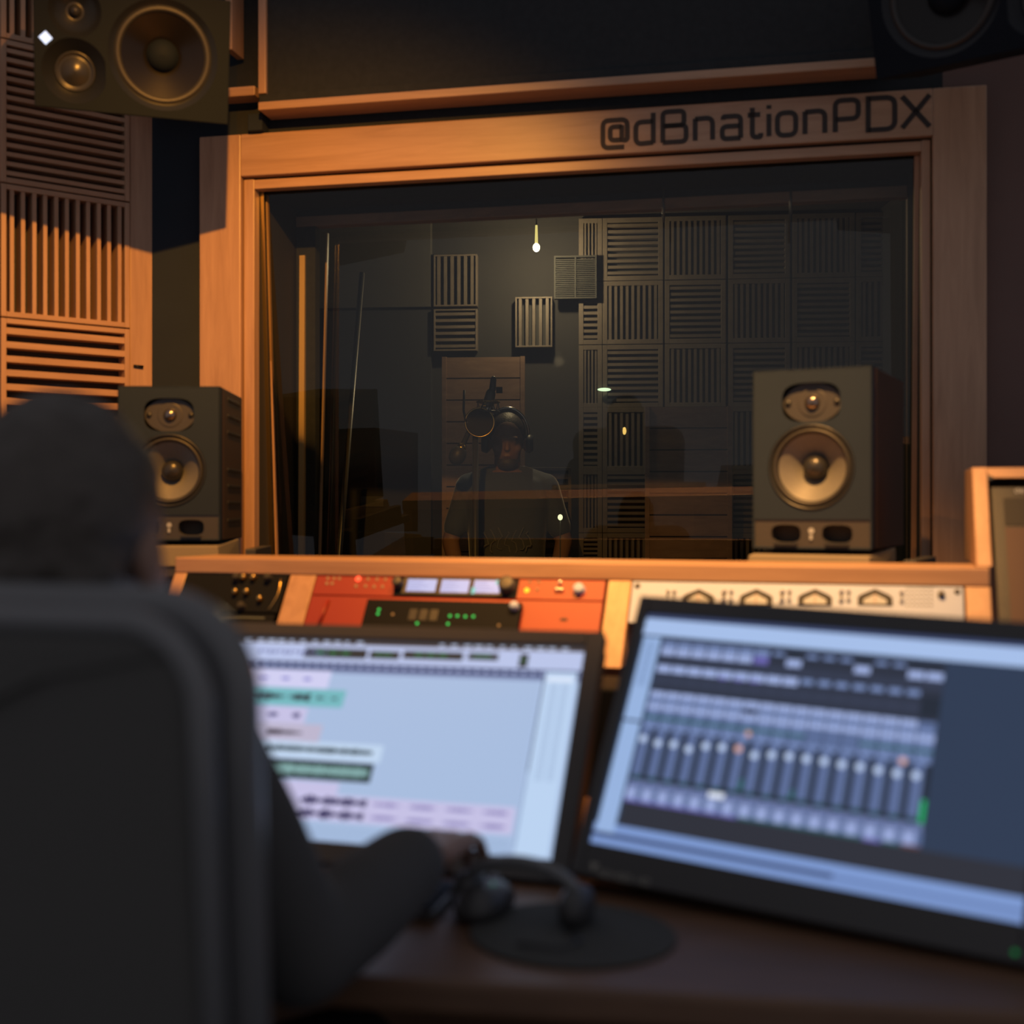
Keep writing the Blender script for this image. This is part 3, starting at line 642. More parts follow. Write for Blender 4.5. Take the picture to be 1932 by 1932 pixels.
# silver unit with four VU meters
sx0_, sx1_ = hx(1194, 1110), hx(1817, 1120)
t, M, h, H = rack_base('silver_preamp', sx0_, sx1_, -0.004 - 2 * u, -0.004, 'silver rack unit with four meter windows above the right screen', 'rack unit', M_silver)
q = L(M)
for i, cx in enumerate((1318, 1427, 1538, 1651)):
    xa_ = q(cx, 1125)[0]; zc_ = q(cx, 1115)[1]; mt = MB(); mw = 0.030
    mt.prism([(xa_ - mw, zc_ - 0.014), (xa_ - mw, zc_ - 0.030), (xa_ + mw, zc_ - 0.030), (xa_ + mw, zc_ - 0.014), (xa_ + mw * 0.8, zc_ - 0.0085), (xa_, zc_ + 0.0035), (xa_ - mw * 0.8, zc_ - 0.0085)], 'y', -0.008, -0.0059, M_blackm)
    mt.prism([(xa_ - mw * 0.66, zc_ - 0.028), (xa_ + mw * 0.66, zc_ - 0.028), (xa_ + mw * 0.66, zc_ - 0.019), (xa_, zc_ - 0.0075), (xa_ - mw * 0.66, zc_ - 0.019)], 'y', -0.0084, -0.0079, M_cream)
    mt.box((xa_ - 0.0006, -0.0088, zc_ - 0.027), (xa_ + 0.0006, -0.0084, zc_ - 0.008), M_red)
    mt.build('meter', t, PI)
    for dx in (-0.058, -0.046, 0.046):
        for dz in (-0.004, -0.022): sw_ = MB(); sw_.lathe(xa_ + dx, zc_ + dz, [(0.0042, -0.006), (0.0036, -0.009), (0.0008, -0.0095)], M_chrome, 12); sw_.build('switch', t, PI)
        sw_ = MB(); sw_.box((xa_ + dx - 0.0015, -0.009, zc_ - 0.014), (xa_ + dx + 0.0015, -0.006, zc_ - 0.010), M_black); sw_.build('lever', t, PI)
pf = MB()
for i in range(6):
    for j in range(5): a = q(1712 + i * 9, 1110 + j * 8); pf.lathe(a[0], a[1], [(0.0022, -0.0065), (0.0014, -0.0085), (0.0003, -0.0085)], M_cream, 8)
pf.build('button_grid', t, PI)
a = q(1776, 1123); knob(t, a[0], a[1], 0.006, M_black, 0.008)
for x_ in (-h + 0.01, h - 0.01): knob(t, x_, H - 0.01, 0.005, M_black, 0.003, 'screw')
# dark left unit
t, M, h, H = rack_base('black_equalizer', hx0 + 0.034, hx(545, 1090), -0.004 - 2.0 * u, -0.004, 'black rack unit with brass knobs at the left end of the hutch', 'rack unit', M_rack)
q = L(M)
for x, y in ((464, 1082), (483, 1082), (467, 1119), (446, 1119), (492, 1132)):
    a = q(x, y); knob(t, a[0], min(max(a[1], 0.01), H - 0.01), 0.0062, M_brass, 0.012)
for x, y in ((449, 1092), (508, 1092), (455, 1155)): a = q(x, y); knob(t, a[0], min(max(a[1], 0.01), H - 0.01), 0.008, M_blackm, 0.014)
ar = MB(); p0 = q(532, 1088); p1 = q(508, 1155); ar.tube([(p0[0] + 0.006 * math.sin(k * 0.5) - (p0[0] - p1[0]) * k / 8, -0.008, max(0.006, min(p0[1] - 0.006, H - 0.006) - (p0[1] - p1[1]) * k / 8)) for k in range(9)], 0.0015, M_brass, 8); ar.build('patch_cable', t, PI)
t, M, h, H = rack_base('black_compressor', hx0 + 0.034, hx(530, 1130), -0.010 - 3.4 * u, -0.008 - 2.0 * u, 'lower black rack unit with a brass trim line at left end of the hutch', 'rack unit', M_rack)
MB().box((-h + 0.01, -0.0075, H - 0.012), (h - 0.02, -0.006, H - 0.008), M_brass).build('trim_line', t, PI)

pbx = at(1150, 1300, 2.04)
bbx = MB().box((-0.10, 0, 0), (0.10, 0.16, pbx.z - DZ), M_rack).build('power_box', None, frame((pbx.x, 2.04, DZ), 16.9), bevel=0.004)
tag(bbx, 'plain black box on the desk in the gap behind the two monitors', 'box')
# ------------------------------------------------------------------ rack cabinet at the right
CZ = 1.278
ca, cb_ = hit(HF, 1842, 1060)[0], hit(HF, 1872, 1060)[0]
rc = thing('rack_cabinet', HV @ Matrix.Translation((ca, 0, DZ)), 'tall sloping wooden rack cabinet at the right edge, beyond the hutch', 'rack cabinet'); bpy.context.view_layer.update()
wb = cb_ - ca; Wc = 0.52; zc = CZ - DZ
def cpoly(z0, z1, e=0): return [(-(1.061 - DZ - z0) * tn + e, z0), (-(1.061 - DZ - z1) * tn + e, z1), (0.34, z1), (0.34, z0)]
MB().prism(cpoly(0.381, zc), 'x', 0.0, wb, W_V).build('side_panel', rc, PI, bevel=0.002)
MB().prism(cpoly(0.0, zc), 'x', Wc, Wc + wb, W_V).build('side_panel', rc, PI, bevel=0.002)
MB().prism(cpoly(zc - 0.02, zc, 0.02), 'x', wb, Wc, W_H).build('top_board', rc, PI, bevel=0.002)
MB().box((0.0, 0.34, 0.381), (Wc + wb, 0.355, zc), M_brown).build('back_panel', rc, PI)
CM = HF @ Matrix.Translation((cb_ + 0.006, 0.012, 0))
ru = thing('tape_machine', CM @ Matrix.Translation((0.2, 0, -0.40)), 'charcoal rack machine with cream lettering inside the right cabinet', 'rack unit'); bpy.context.view_layer.update()
zt2 = (CZ - 0.03 - 1.061) / math.cos(R(33)) + 0.40
q = lambda x, y: hit(CM @ Matrix.Translation((0.2, 0, -0.40)), x, y)
MB().box((-0.2, 0, 0), (0.255, 0.006, zt2), M_spk2).build('faceplate', ru, PI, bevel=0.002)
a = q(1893, 940); b = q(1895, 992)
MB().box((a[0], -0.001, b[1]), (0.24, 0.001, a[1]), M_blackm).build('meter_window', ru, PI)
MB().box((a[0], -0.001, 0.03), (0.24, 0.001, b[1] - 0.004), mat('maroon_panel', (0.06, 0.03, 0.028, 1), 0.6)).build('cover_panel', ru, PI)
lt = MB(); a = q(1915, 930)
G['e'] = (0.56, [([(0, 0.36), (0.56, 0.36), (0.56, X_), (0, X_), (0, 0), (0.52, 0)], 0.2, 0)])
G['d2'] = G['d']
b = q(1924, 930); c = q(1925, 930); d = q(1934, 930)
write(lt, 'de', [(a[0], b[0] - 0.001), (c[0], d[0])], a[1], 0.011, 0.0014, -0.0006, 0.0008, M_cream)
lt.build('lettering', ru, PI)
a = q(1868, 903); k = MB(); k.lathe(a[0], a[1], [(0.006, 0.0), (0.005, -0.003), (0.0004, -0.003)], M_black, 14); k.build('screw', ru, PI)

# ------------------------------------------------------------------ monitors
def monitor(M, W, H, label, screen_fn, bz=(0.014, 0.014, 0.020, 0.036), mirror=False):
    """origin at the screen centre; bezel widths left, right, top, bottom"""
    base = M @ Vector((0, 0.10, 0))
    B = frame((base.x, base.y, DZ), screen_fn['yaw'])
    t = thing('computer_monitor', B, label, 'monitor', 'screens on the desk'); bpy.context.view_layer.update()
    A = B.inverted() @ M
    l, r, tp, bt = bz; h, v = W / 2, H / 2
    bb = MB()
    bb.box((-h - l, -0.006, -v - bt), (-h, 0.02, v + tp), M_black); bb.box((h, -0.006, -v - bt), (h + r, 0.02, v + tp), M_black)
    bb.box((-h, -0.006, v), (h, 0.02, v + tp), M_black); bb.box((-h, -0.006, -v - bt), (h, 0.02, -v), M_black)
    bb.build('bezel', t, A, bevel=0.002)
    MB().box((-h - l + 0.004, 0.02, -v - bt + 0.004), (h + r - 0.004, 0.05, v + tp - 0.004), M_black).build('housing', t, A, bevel=0.008)
    s = MB(); s.quad(-h, h, -v, v, 0.0, screen_fn['bg']); screen_fn['draw'](s, M, W, H); s.build('screen', t, A)
    sm = MB(); c = A @ Vector((0, 0.045, -0.02)); sm.tube([c, (c.x, c.y + 0.05, c.z - 0.05), (c.x, c.y + 0.06, 0.01)], 0.018, M_black, 12); sm.build('stand_neck', t, PI)
    MB().prism([(c.x + 0.11 * math.cos(i * math.pi / 12), c.y + 0.05 + 0.09 * math.sin(i * math.pi / 12)) for i in range(24)], 'z', 0, 0.012, M_black).build('stand_foot', t, PI)
    return t, A
ML = frame((-0.169, 1.752, 0.870), 16.6, 37.8, -0.2)
MR = frame((0.366, 1.495, 0.906), 30.5, 29.4, 1.7)
def sc(name, r, g, b, s=1.0): return em('screen_' + name, rgb(r, g, b), s)
def draw_left(s, M, W, H):
    lay = [0]
    def rect(x0, y0, x1, y1, m, zl=1):
        a = hit(M, x0, y0); b = hit(M, x1, y1); xa, xb = max(a[0], -W / 2), min(b[0], W / 2)
        s.quad(xa, xb, max(b[1], -H / 2), min(a[1], H / 2), -0.00025 * zl, m); return xa, xb, b[1], a[1]
    T, Bo = H / 2, -H / 2; h = W / 2
    z = lambda f: T - f * H
    s.quad(-h, h, z(0.028), z(0), -0.0003, sc('menubar', 70, 62, 62))
    for i in range(28):
        x = -h + 0.02 + i * 0.019 + random.uniform(0, .004)
        if 10 < i < 17: continue
        s.quad(x, x + random.uniform(0.006, 0.013), z(0.022), z(0.009), -0.0005, sc('menutext', 180, 190, 215))
    s.quad(-h, h, z(0.125), z(0.028), -0.0003, sc('toolbar', 182, 195, 232))
    for i in range(14): s.quad(-h + 0.05 + i * .0085, -h + 0.056 + i * .0085, z(0.085) + .002 * math.sin(i * 2), z(0.066), -0.0005, sc('toolicon', 120, 130, 180))
    s.quad(-h, h, z(0.168), z(0.125), -0.0003, sc('ruler', 70, 85, 125))
    s.quad(-h, h, z(0.183), z(0.168), -0.0003, sc('ruler2', 130, 145, 185))
    for i in range(40):
        x = -h + 0.01 + i * 0.0143; s.quad(x, x + 0.005, z(0.153), z(0.137), -0.0005, sc('rulertick', 160, 175, 215))
    dk = sc('lcd', 28, 38, 42)
    for r_ in ((577, 1222, 690, 1244), (700, 1228, 752, 1245), (763, 1228, 872, 1247), (885, 1232, 939, 1247), (982, 1234, 994, 1260)):
        xa, xb, zb, zt = rect(*r_, dk, 2)
        for k in range(3): s.quad(xa + (xb - xa) * (0.2 + 0.2 * k), xa + (xb - xa) * (0.33 + 0.2 * k), (zb + zt) / 2 - 0.001, (zb + zt) / 2 + 0.0025, -0.0009, sc('lcdgreen', 30, 130, 75))
    lav = sc('lavender', 205, 205, 240); teal = sc('teal', 112, 182, 190); pink = sc('pinkgrey', 186, 180, 205); lil = sc('lilac', 196, 192, 228); ink = sc('ink', 25, 35, 48); inkb = sc('inkblue', 120, 120, 200); wht = sc('paleblue', 190, 212, 238)
    def wave(xa, xb, zc, amp, m, n=90, env=None, mn=0.15):
        for i in range(n):
            f = i / n; e = env(f) if env else 1
            a = amp * e * random.uniform(0.45, 1); 
            if a < amp * 0.08: continue
            x = xa + (xb - xa) * f; s.quad(x, x + (xb - xa) / n * 1.02, zc - a, zc + a, -0.0009, m)
    lanes = [((455, 1266), (617, 1300), lav), ((455, 1301), (645, 1336), teal), ((455, 1335), (573, 1366), lil), ((455, 1366), (600, 1403), pink), ((455, 1406), (716, 1440), wht), ((455, 1440), (697, 1478), sc('darkclip', 30, 50, 52)), ((455, 1475), (632, 1512), lil), ((455, 1522), (1000, 1552), lil), ((455, 1548), (996, 1578), lil)]
    R_ = []
    for a, b, m in lanes:
        # rows are horizontal on the screen: heights come from the right end of each clip
        bx, bz_ = hit(M, b[0], b[1]); th = {1266: 33, 1301: 33, 1335: 30, 1366: 35, 1406: 33, 1440: 36, 1475: 34, 1522: 26, 1548: 26}[a[1]]
        tz_ = hit(M, b[0] + th * 0.17, b[1] - th)[1]; s.quad(-h + 0.02, min(bx, h - .06), bz_, tz_, -0.0005, m); R_.append((bx, bz_, tz_))
    def c(i): return (R_[i][1] + R_[i][2]) / 2
    def amp(i): return (R_[i][2] - R_[i][1]) / 2
    X0 = hit(M, 470, 1330)[0]
    wave(X0, R_[0][0] - 0.01, c(0), amp(0) * 0.22, inkb, 60, lambda f: max(0, math.sin(f * 19)))
    wave(X0, R_[1][0] - 0.012, c(1), amp(1) * 0.5, ink, 90, lambda f: abs(math.sin(f * 6.5 + .5)) * (0.0 if .68 < f < .76 else 1) * (0.6 if f > .76 else 1))
    wave(X0, R_[2][0] - 0.01, c(2), amp(2) * 0.45, sc('inkv', 75, 75, 125), 50, lambda f: max(0, math.sin(f * 14 + 1)))
    wave(hit(M, 503, 1385)[0], R_[3][0] - 0.03, c(3), amp(3) * 0.42, sc('inkb', 50, 45, 55), 60, lambda f: 1 - f * .7)
    wave(hit(M, 500, 1420)[0], hit(M, 702, 1425)[0], c(4) + .001, amp(4) * 0.4, sc('inkg', 55, 75, 85), 110)
    wave(hit(M, 500, 1460)[0], R_[5][0] - 0.006, c(5), amp(5) * 0.6, sc('mint', 125, 165, 165), 110)
    for i in (7, 8):
        wave(hit(M, 560, 1530)[0], hit(M, 686, 1540)[0], c(i), amp(i) * 0.85, sc('inkp', 62, 58, 100), 55, lambda f: 0.35 + 0.65 * abs(math.sin(f * 11)))
        wave(hit(M, 690, 1535)[0], h - 0.07, c(i), amp(i) * 0.55, sc('inkq', 140, 132, 185), 110, lambda f: max(0, 0.2 + abs(math.sin(f * 12)) * 0.9 - 0.35))
    for k in range(7): zz = z(0.93) - k * H * 0.0105; s.quad(-h, h - 0.06, zz, zz + 0.0006, -0.0006, sc('gridline', 128, 155, 190))
    for k in range(44):
        x = -h + 0.05 + k * 0.0105
        if x < h - 0.065: s.quad(x, x + 0.0006, z(0.90), z(0.19), -0.0002, sc('grid', 162, 184, 216))
    # right list column
    cx0 = h - 0.052
    s.quad(cx0, h - 0.006, Bo + 0.004, z(0.135), -0.0007, sc('list', 186, 210, 240)); s.quad(cx0 - 0.0022, cx0, z(0.62), z(0.16), -0.0009, sc('listedge', 62, 75, 100)); s.quad(cx0 - 0.0018, cx0 - 0.0004, Bo + 0.01, z(0.62), -0.0009, sc('listedge2', 120, 140, 175))
    s.quad(cx0 + 0.004, h - 0.01, z(0.185), z(0.16), -0.0010, sc('listhead', 215, 228, 248))
    for k in range(46):
        zz = z(0.2) - k * 0.0033
        for o_ in (0.010, 0.026): s.quad(cx0 + o_, cx0 + o_ + 0.011, zz, zz + 0.0012, -0.0010, sc('listtext', 150, 172, 205))
def draw_right(s, M, W, H):
    h = W / 2; T = H / 2; z = lambda f: T - f * H; hh = lambda x, y: hit(M, x, y)
    s.quad(-h, h, z(0.02), T, -0.0002, sc('rtop', 60, 70, 105)); s.quad(-h, h, z(0.095), z(0.02), -0.0003, sc('rbar', 165, 190, 232))
    c0 = hh(1249, 1200)[0]
    s.quad(-h + .003, c0, z(0.475), z(0.105), -0.0004, sc('rcol', 150, 178, 222)); s.quad(-h + .003, c0, z(0.955), z(0.485), -0.0004, sc('rcol', 150, 178, 222))
    for k in range(22): s.quad(-h + 0.008, c0 - 0.006, z(0.13) - k * .003, z(0.13) - k * .003 + 0.001, -0.0006, sc('rcoltext', 105, 130, 175))
    s.quad(-h, h, z(1.0), z(0.912), -0.0003, sc('rbottom', 122, 150, 205))
    s.quad(-h, h * 0.55 - 0.09, z(0.968), z(0.948), -0.0005, sc('rbottomdark', 60, 75, 115)); s.quad(h * 0.55 - 0.09, h, z(0.966), z(0.956), -0.0005, sc('rbottommid', 88, 110, 160))
    x0 = hh(1254, 1200)[0]; x1 = hh(1791, 1400)[0] ; x1 = hh(1758, 1450)[0]; zb = hh(1733, 1603)[1]; zt = z(0.105); N = 17; p = (x1 - x0) / N
    Z = lambda f: zt - f * (zt - zb)
    s.quad(x0, x1 + 0.0, zb, zt, -0.0003, sc('chanback', 40, 46, 62))
    s.quad(x0, h, z(0.912), zb, -0.0003, sc('bandbelow', 42, 44, 54))
    mid = sc('chanmid', 88, 106, 148); lit = sc('chanlit', 158, 175, 222); lit2 = sc('chanlit2', 118, 138, 185); dkk = sc('chandark', 30, 38, 52); gcap = sc('fadercap', 190, 208, 240); grn = sc('changreen', 25, 90, 80); purp = sc('purp', 105, 100, 175); ora = sc('ora', 215, 165, 150); txd = sc('chantext', 72, 82, 122)
    for i in range(N):
        a = x0 + i * p; b = a + p * 0.94; w_ = b - a
        last = i == N - 1
        # insert slots
        if i < 7 or i in (8, 12, 15, 16):
            s.quad(a + w_ * .05, b, Z(0.055), Z(0.02), -0.0006, lit2 if i < 7 else dkk); s.quad(a + w_ * .05, b, Z(0.105), Z(0.062), -0.0006, lit if i not in (6,) else purp)
        else: s.quad(a + w_ * .2, b - w_ * .1, Z(0.045), Z(0.025), -0.0006, lit2)
        s.quad(a, b, Z(0.16), Z(0.11), -0.0005, sc('chanslot', 48, 55, 75))
        if not last:
            s.quad(a + w_ * .05 + (0 if i < 9 else w_ * .1), b - (0 if i < 9 else w_ * .1), Z(0.215 if i < 9 else 0.20), Z(0.17), -0.0006, lit if i < 9 else lit2)
            if 3 < i < 7: s.quad(a + w_ * .1, b - w_ * .3, Z(0.222), Z(0.208), -0.0008, purp)
        s.quad(a, b, Z(0.30), Z(0.23), -0.0005, sc('chanslot', 48, 55, 75))
        if last: s.quad(x0 + i * p - .001, x1, Z(0.31), Z(0.2), -0.0006, dkk)
        # io and automation blocks
        s.quad(a, b, Z(0.50), Z(0.335), -0.0005, mid)
        if not last: s.quad(a + w_ * .04, b, Z(0.375), Z(0.335), -0.0007, lit)
        s.quad(a + w_ * .1, b - w_ * .1, Z(0.405), Z(0.383), -0.0007, lit2 if i != 6 else dkk)
        s.quad(a + w_ * .02, b, Z(0.445), Z(0.41), -0.0007, lit)
        for k in (0.38, 0.43): s.quad(a + w_ * .25, b - w_ * .25, Z(k - .012), Z(k - .018), -0.0009, txd)
        # pan knobs
        if i < 10 or 12 < i < 17:
            for dx in ((0.5,) if i < 7 else (0.3, 0.72)): s.disc(a + w_ * dx, Z(0.468), p * 0.2, -0.0008, lit2, 14); s.disc(a + w_ * dx, Z(0.468), p * 0.12, -0.0010, mid, 12)
            s.quad(a, b, Z(0.505), Z(0.49), -0.0008, grn)
        # buttons
        for dx in (0.3, 0.72):
            s.disc(a + w_ * dx, Z(0.55), p * 0.16, -0.0008, lit2, 12)
            if i < 9 or i > 12: s.disc(a + w_ * (dx - .1), Z(0.525), p * 0.12, -0.0008, lit2, 12)
        if i == 6: s.disc(a + w_ * .7, Z(0.523), p * 0.17, -0.0011, ora, 12)
        # fader lane, meter lane, ticks
        s.quad(a, b, Z(0.845), Z(0.50), -0.0004, mid)
        s.quad(a + w_ * .68, b + p * .06, Z(0.845), Z(0.565), -0.0007, dkk)
        for k in range(18): s.quad(a + w_ * .38, a + w_ * .6, Z(0.58 + k * .0148), Z(0.576 + k * .0148), -0.0008, lit2)
        s.quad(a + w_ * .22, a + w_ * .32, Z(0.84), Z(0.57), -0.0007, txd)
        fz = [.63, .645, .64, .655, .625, .62, .615, .64, .625, .62, .62, .62, .625, .625, .628, .632, .63][i]
        s.disc(a + w_ * .27, Z(fz), p * 0.22, -0.0012, gcap if i != 6 else ora, 14)
        if i == 15: s.disc(a + w_ * .5, Z(0.563), p * 0.2, -0.0012, ora, 14)
        if i in (6, 9): s.quad(a + w_ * .75, b, Z(0.845), Z(0.78 if i == 6 else 0.8), -0.0009, grn)
        # lower rows
        s.quad(a, b, Z(0.87), Z(0.845), -0.0006, dkk); s.quad(a + w_ * .2, b - w_ * .3, Z(0.862), Z(0.852), -0.0008, grn)
        s.quad(a, b, Z(0.915), Z(0.872), -0.0005, sc('namerow', 105, 120, 165)); s.quad(a + w_ * .1, b - w_ * .25, Z(0.9), Z(0.89), -0.0007, txd)
        s.quad(a - p * .04, b + p * .06, Z(0.985), Z(0.915), -0.0005, mid)
        s.quad(a, a + w_ * .68, Z(0.985), Z(0.918), -0.0007, sc('comment', 150, 165, 212))
        s.quad(a, b, Z(1.0), Z(0.985), -0.0007, (purp if i < 7 or i == 14 else sc('tagteal', 40, 85, 90)) if not last else sc('tagred', 95, 60, 60))
    s.quad(x0 + 5.05 * p, x0 + 6.0 * p, Z(0.907), Z(0.876), -0.0012, sc('selname', 225, 232, 248))
    s.quad(x1 - 0.006, x1 - 0.001, Z(0.87), Z(0.75), -0.0012, sc('mgreen', 20, 170, 95))
    for i in range(10): pass
def sfn(yaw, bg, draw): return {'yaw': yaw, 'bg': bg, 'draw': draw}
_H = 0.324
t, A = monitor(ML @ Matrix.Translation((-0.026, 0, 0)), 0.570, _H, 'left monitor on the desk showing pale audio tracks and waveforms', sfn(16.6, sc('trackbg', 166, 188, 222), lambda s, M, W, H: draw_left(s, ML @ Matrix.Translation((-0.026, 0, 0)), W, H)), bz=(0.02, 0.026, 0.024, 0.030))
t, A = monitor(MR, 0.518, _H, 'right monitor on the desk showing a dark mixer with rows of faders', sfn(30.5, sc('deskbg', 42, 56, 80), draw_right), bz=(0.016, 0.016, 0.025, 0.042))
# bezel marks
bm = MB(); q = lambda x, y: hit(MR, x, y, -0.006)
a = q(1115, 1627); 
bm.prism([(a[0], a[1]), (a[0] + 0.012, a[1]), (a[0] + 0.005, a[1] - 0.011)], 'y', -0.0066, -0.006, M_dimp)
G['S'] = (0.6, [([(0.6, 0.95), (0.6, 1), (0, 1), (0, 0.52), (0.6, 0.52), (0.6, 0), (0, 0), (0, 0.05)], 0.15, 0)])
G['A'] = (0.7, [([(0, 0), (0.35, 1), (0.7, 0)], 0, 0), ([(0.14, 0.35), (0.56, 0.35)], 0, 0)])
G['M'] = (0.8, [([(0, 0), (0, 1), (0.4, 0.3), (0.8, 1), (0.8, 0)], 0, 0)])
G['R'] = (0.62, [([(0, 0), (0, 1), (0.6, 1), (0.6, 0.5), (0, 0.5)], 0.15, 0), ([(0.3, 0.5), (0.62, 0)], 0, 0)])
G['O'] = (0.64, [([(0, 0), (0.64, 0), (0.64, 1), (0, 1)], 0.22, 1)])
G['N'] = (0.66, [([(0, 0), (0, 1), (0.66, 0), (0.66, 1)], 0, 0)])
G['I'] = (0.02, [([(0, 0), (0, 1)], 0, 0)])
xx = a[0] + 0.0135
write(bm, 'SOMEO MD'.replace('E', 'B').replace(' ', ''), [(xx + k * 0.0095 + (0.005 if k > 4 else 0), xx + k * 0.0095 + 0.0075 + (0.005 if k > 4 else 0)) for k in range(7)], a[1] - 0.0145, 0.0085, 0.0012, -0.0066, 0.0008, M_dimp)
bm.build('bezel_lettering', t, A)
pl_ = MB(); b = q(1915, 1797); pl_.lathe(b[0], b[1], [(0.003, -0.006), (0.002, -0.008), (0.0003, -0.008)], em('power_green', (0.0, 0.25, 0.06, 1), 0.6), 12); pl_.build('power_light', t, A)

# ------------------------------------------------------------------ things on the desk
pp = at(1075, 1765, 1.0); Yp = (1.2 - DZ) * F / (1765 - HY); pc = Vector(((1080 - 966) / F * Yp, Yp, DZ))
MP = Matrix.Translation((pc.x, pc.y, DZ)) @ Matrix.Rotation(R(-14), 4, 'Z')
mp = MB().prism([(0.118 * math.cos(i * math.pi / 24), 0.105 * math.sin(i * math.pi / 24)) for i in range(48)], 'z', 0, 0.004, M_pad).build('mouse_pad', None, MP, bevel=0.001)
tag(mp, 'round black mouse pad on the desk below the right monitor', 'mouse pad')
# mouse
def gpt(x, y, z=0.0): Y = (1.2 - DZ - z) * F / (y - HY); return Vector(((x - 966) / F * Y, Y, DZ + z))
mc = gpt(915, 1690, 0.02)
MM = Matrix.Translation((mc.x, mc.y, DZ + 0.004)) @ Matrix.Rotation(R(-20), 4, 'Z')
ms = thing('computer_mouse', MM, 'dark mouse with a tiny green light under the engineer\'s hand', 'mouse'); bpy.context.view_layer.update()
b = MB(); b.stack([(0, 0, 0, 0.026, 0.052), (0, 0, 0.004, 0.031, 0.058), (0, -0.002, 0.014, 0.031, 0.056), (0, -0.006, 0.025, 0.026, 0.044), (0, -0.010, 0.032, 0.016, 0.027), (0, -0.012, 0.034, 0.005, 0.010)], M_black); b.build('shell', ms, PI)
b = MB(); b.tube([(-0.005, 0.036, 0.0225), (0.005, 0.036, 0.0225)], 0.009, M_gmet, 16); b.build('scroll_wheel', ms, PI)
b = MB(); b.sphere((0.012, -0.005, 0.0315), 0.0026, em('mouse_led', (0.05, 0.35, 0.2, 1), 0.6)); b.build('indicator_light', ms, PI)
# headphones lying on the desk, rim up
hc = gpt(985, 1700, 0.03)
MH = Matrix.Translation((hc.x, hc.y + 0.03, DZ + 0.0045)) @ Matrix.Rotation(R(-25), 4, 'Z')
hp = thing('headphones', MH, 'black headphones lying on the mouse pad beside the hand', 'headphones'); bpy.context.view_layer.update()
b = MB(); b.tube([(0.075 * math.cos(R(a_)), 0.0, 0.022 + 0.040 * math.sin(R(a_))) for a_ in range(0, 181, 10)], 0.008, M_chairs, 12); b.build('headband', hp, PI)
for s_ in (-1, 1):
    b = MB(); b.stack([(s_ * 0.07, 0, 0.0, 0.012, 0.022), (s_ * 0.07, 0, 0.006, 0.017, 0.032), (s_ * 0.07, 0, 0.022, 0.019, 0.035), (s_ * 0.07, 0, 0.036, 0.015, 0.026), (s_ * 0.07, 0, 0.042, 0.008, 0.012)], M_black); b.build('ear_cup', hp, PI)
b = MB(); b.tube([(0.07, -0.03, 0.005), (0.1, -0.06, 0.004), (0.09, -0.09, 0.004), (0.04, -0.1, 0.004)], 0.002, M_black, 8); b.build('cable', hp, PI)
# keyboard
kc = gpt(720, 1700, 0.0)
MK = Matrix.Translation((kc.x - 0.12, kc.y + 0.03, DZ)) @ Matrix.Rotation(R(-14), 4, 'Z')
kb = thing('keyboard', MK, 'grey keyboard on the desk in front of the left monitor', 'keyboard'); bpy.context.view_layer.update()
MB().box((-0.21, -0.06, 0), (0.21, 0.06, 0.012), M_gmet).build('tray', kb, PI, bevel=0.003)
b = MB()
for i in range(21):
    for j in range(5): b.box((-0.203 + i * 0.0195, -0.052 + j * 0.021, 0.012), (-0.203 + i * 0.0195 + 0.016, -0.052 + j * 0.021 + 0.017, 0.017), M_spk)
b.build('keys', kb, PI)

# ------------------------------------------------------------------ chair
CH = Matrix.Translation((0, 0, 0)) @ frame((-0.462, 0.93, 0), 19)
ch = thing('office_chair', CH, 'high-backed black chair seen from behind at the lower left', 'chair'); bpy.context.view_layer.update()
# backrest leans: top toward the camera
BR = Matrix.Translation((0, -0.0, 1.118)) @ Matrix.Rotation(R(7), 4, 'X')      # local origin at the top rear edge centre
def rrect(hw_, zt_, zb_, r, k=10):
    pts = [(-hw_ * 0.93, zb_), (hw_ * 0.93, zb_)]
    for i in range(k + 1): a = math.pi / 2 * i / k; pts.append((hw_ - r + r * math.cos(a), zt_ - r + r * math.sin(a)))
    for i in range(k + 1): a = math.pi / 2 + math.pi / 2 * i / k; pts.append((-hw_ + r + r * math.cos(a), zt_ - r + r * math.sin(a)))
    return pts
hb = 0.254
b = MB(); b.prism(rrect(hb - 0.012, -0.006, -0.56, 0.055), 'y', 0.004, 0.062, M_chair)
b.build('backrest', ch, BR, bevel=0.012)
b = MB(); pts = rrect(hb - 0.004, 0.0, -0.57, 0.06, 12)
b.tube([(p[0], 0.010, p[1]) for p in pts], 0.010, M_chairs, 12, closed=True); b.build('rear_piping', ch, BR)
b = MB(); b.tube([(p[0] * 0.99, 0.058, p[1] - 0.002) for p in pts], 0.019, M_chairs, 14, closed=True); b.build('front_bolster', ch, BR)
b = MB(); b.tube([(-hb + 0.02, 0.004, -0.16), (-0.10, 0.0, -0.125), (0.02, -0.001, -0.085), (0.12, 0.0, -0.04), (hb - 0.03, 0.004, -0.02)], 0.004, M_chair, 8); b.build('seam', ch, BR)
b = MB(); b.prism([(-0.25, 0.16), (-0.22, 0.64), (0.22, 0.64), (0.25, 0.16)], 'z', 0.40, 0.49, M_chair); b.build('seat', ch, PI, bevel=0.02)
b = MB(); b.box((-0.04, 0.12, 0.42), (0.04, 0.175, 0.72), M_gmet); b.build('back_bracket', ch, PI)
b = MB(); b.tube([(0, 0.38, 0.08), (0, 0.38, 0.40)], 0.03, M_gmet, 16); b.build('gas_post', ch, PI)
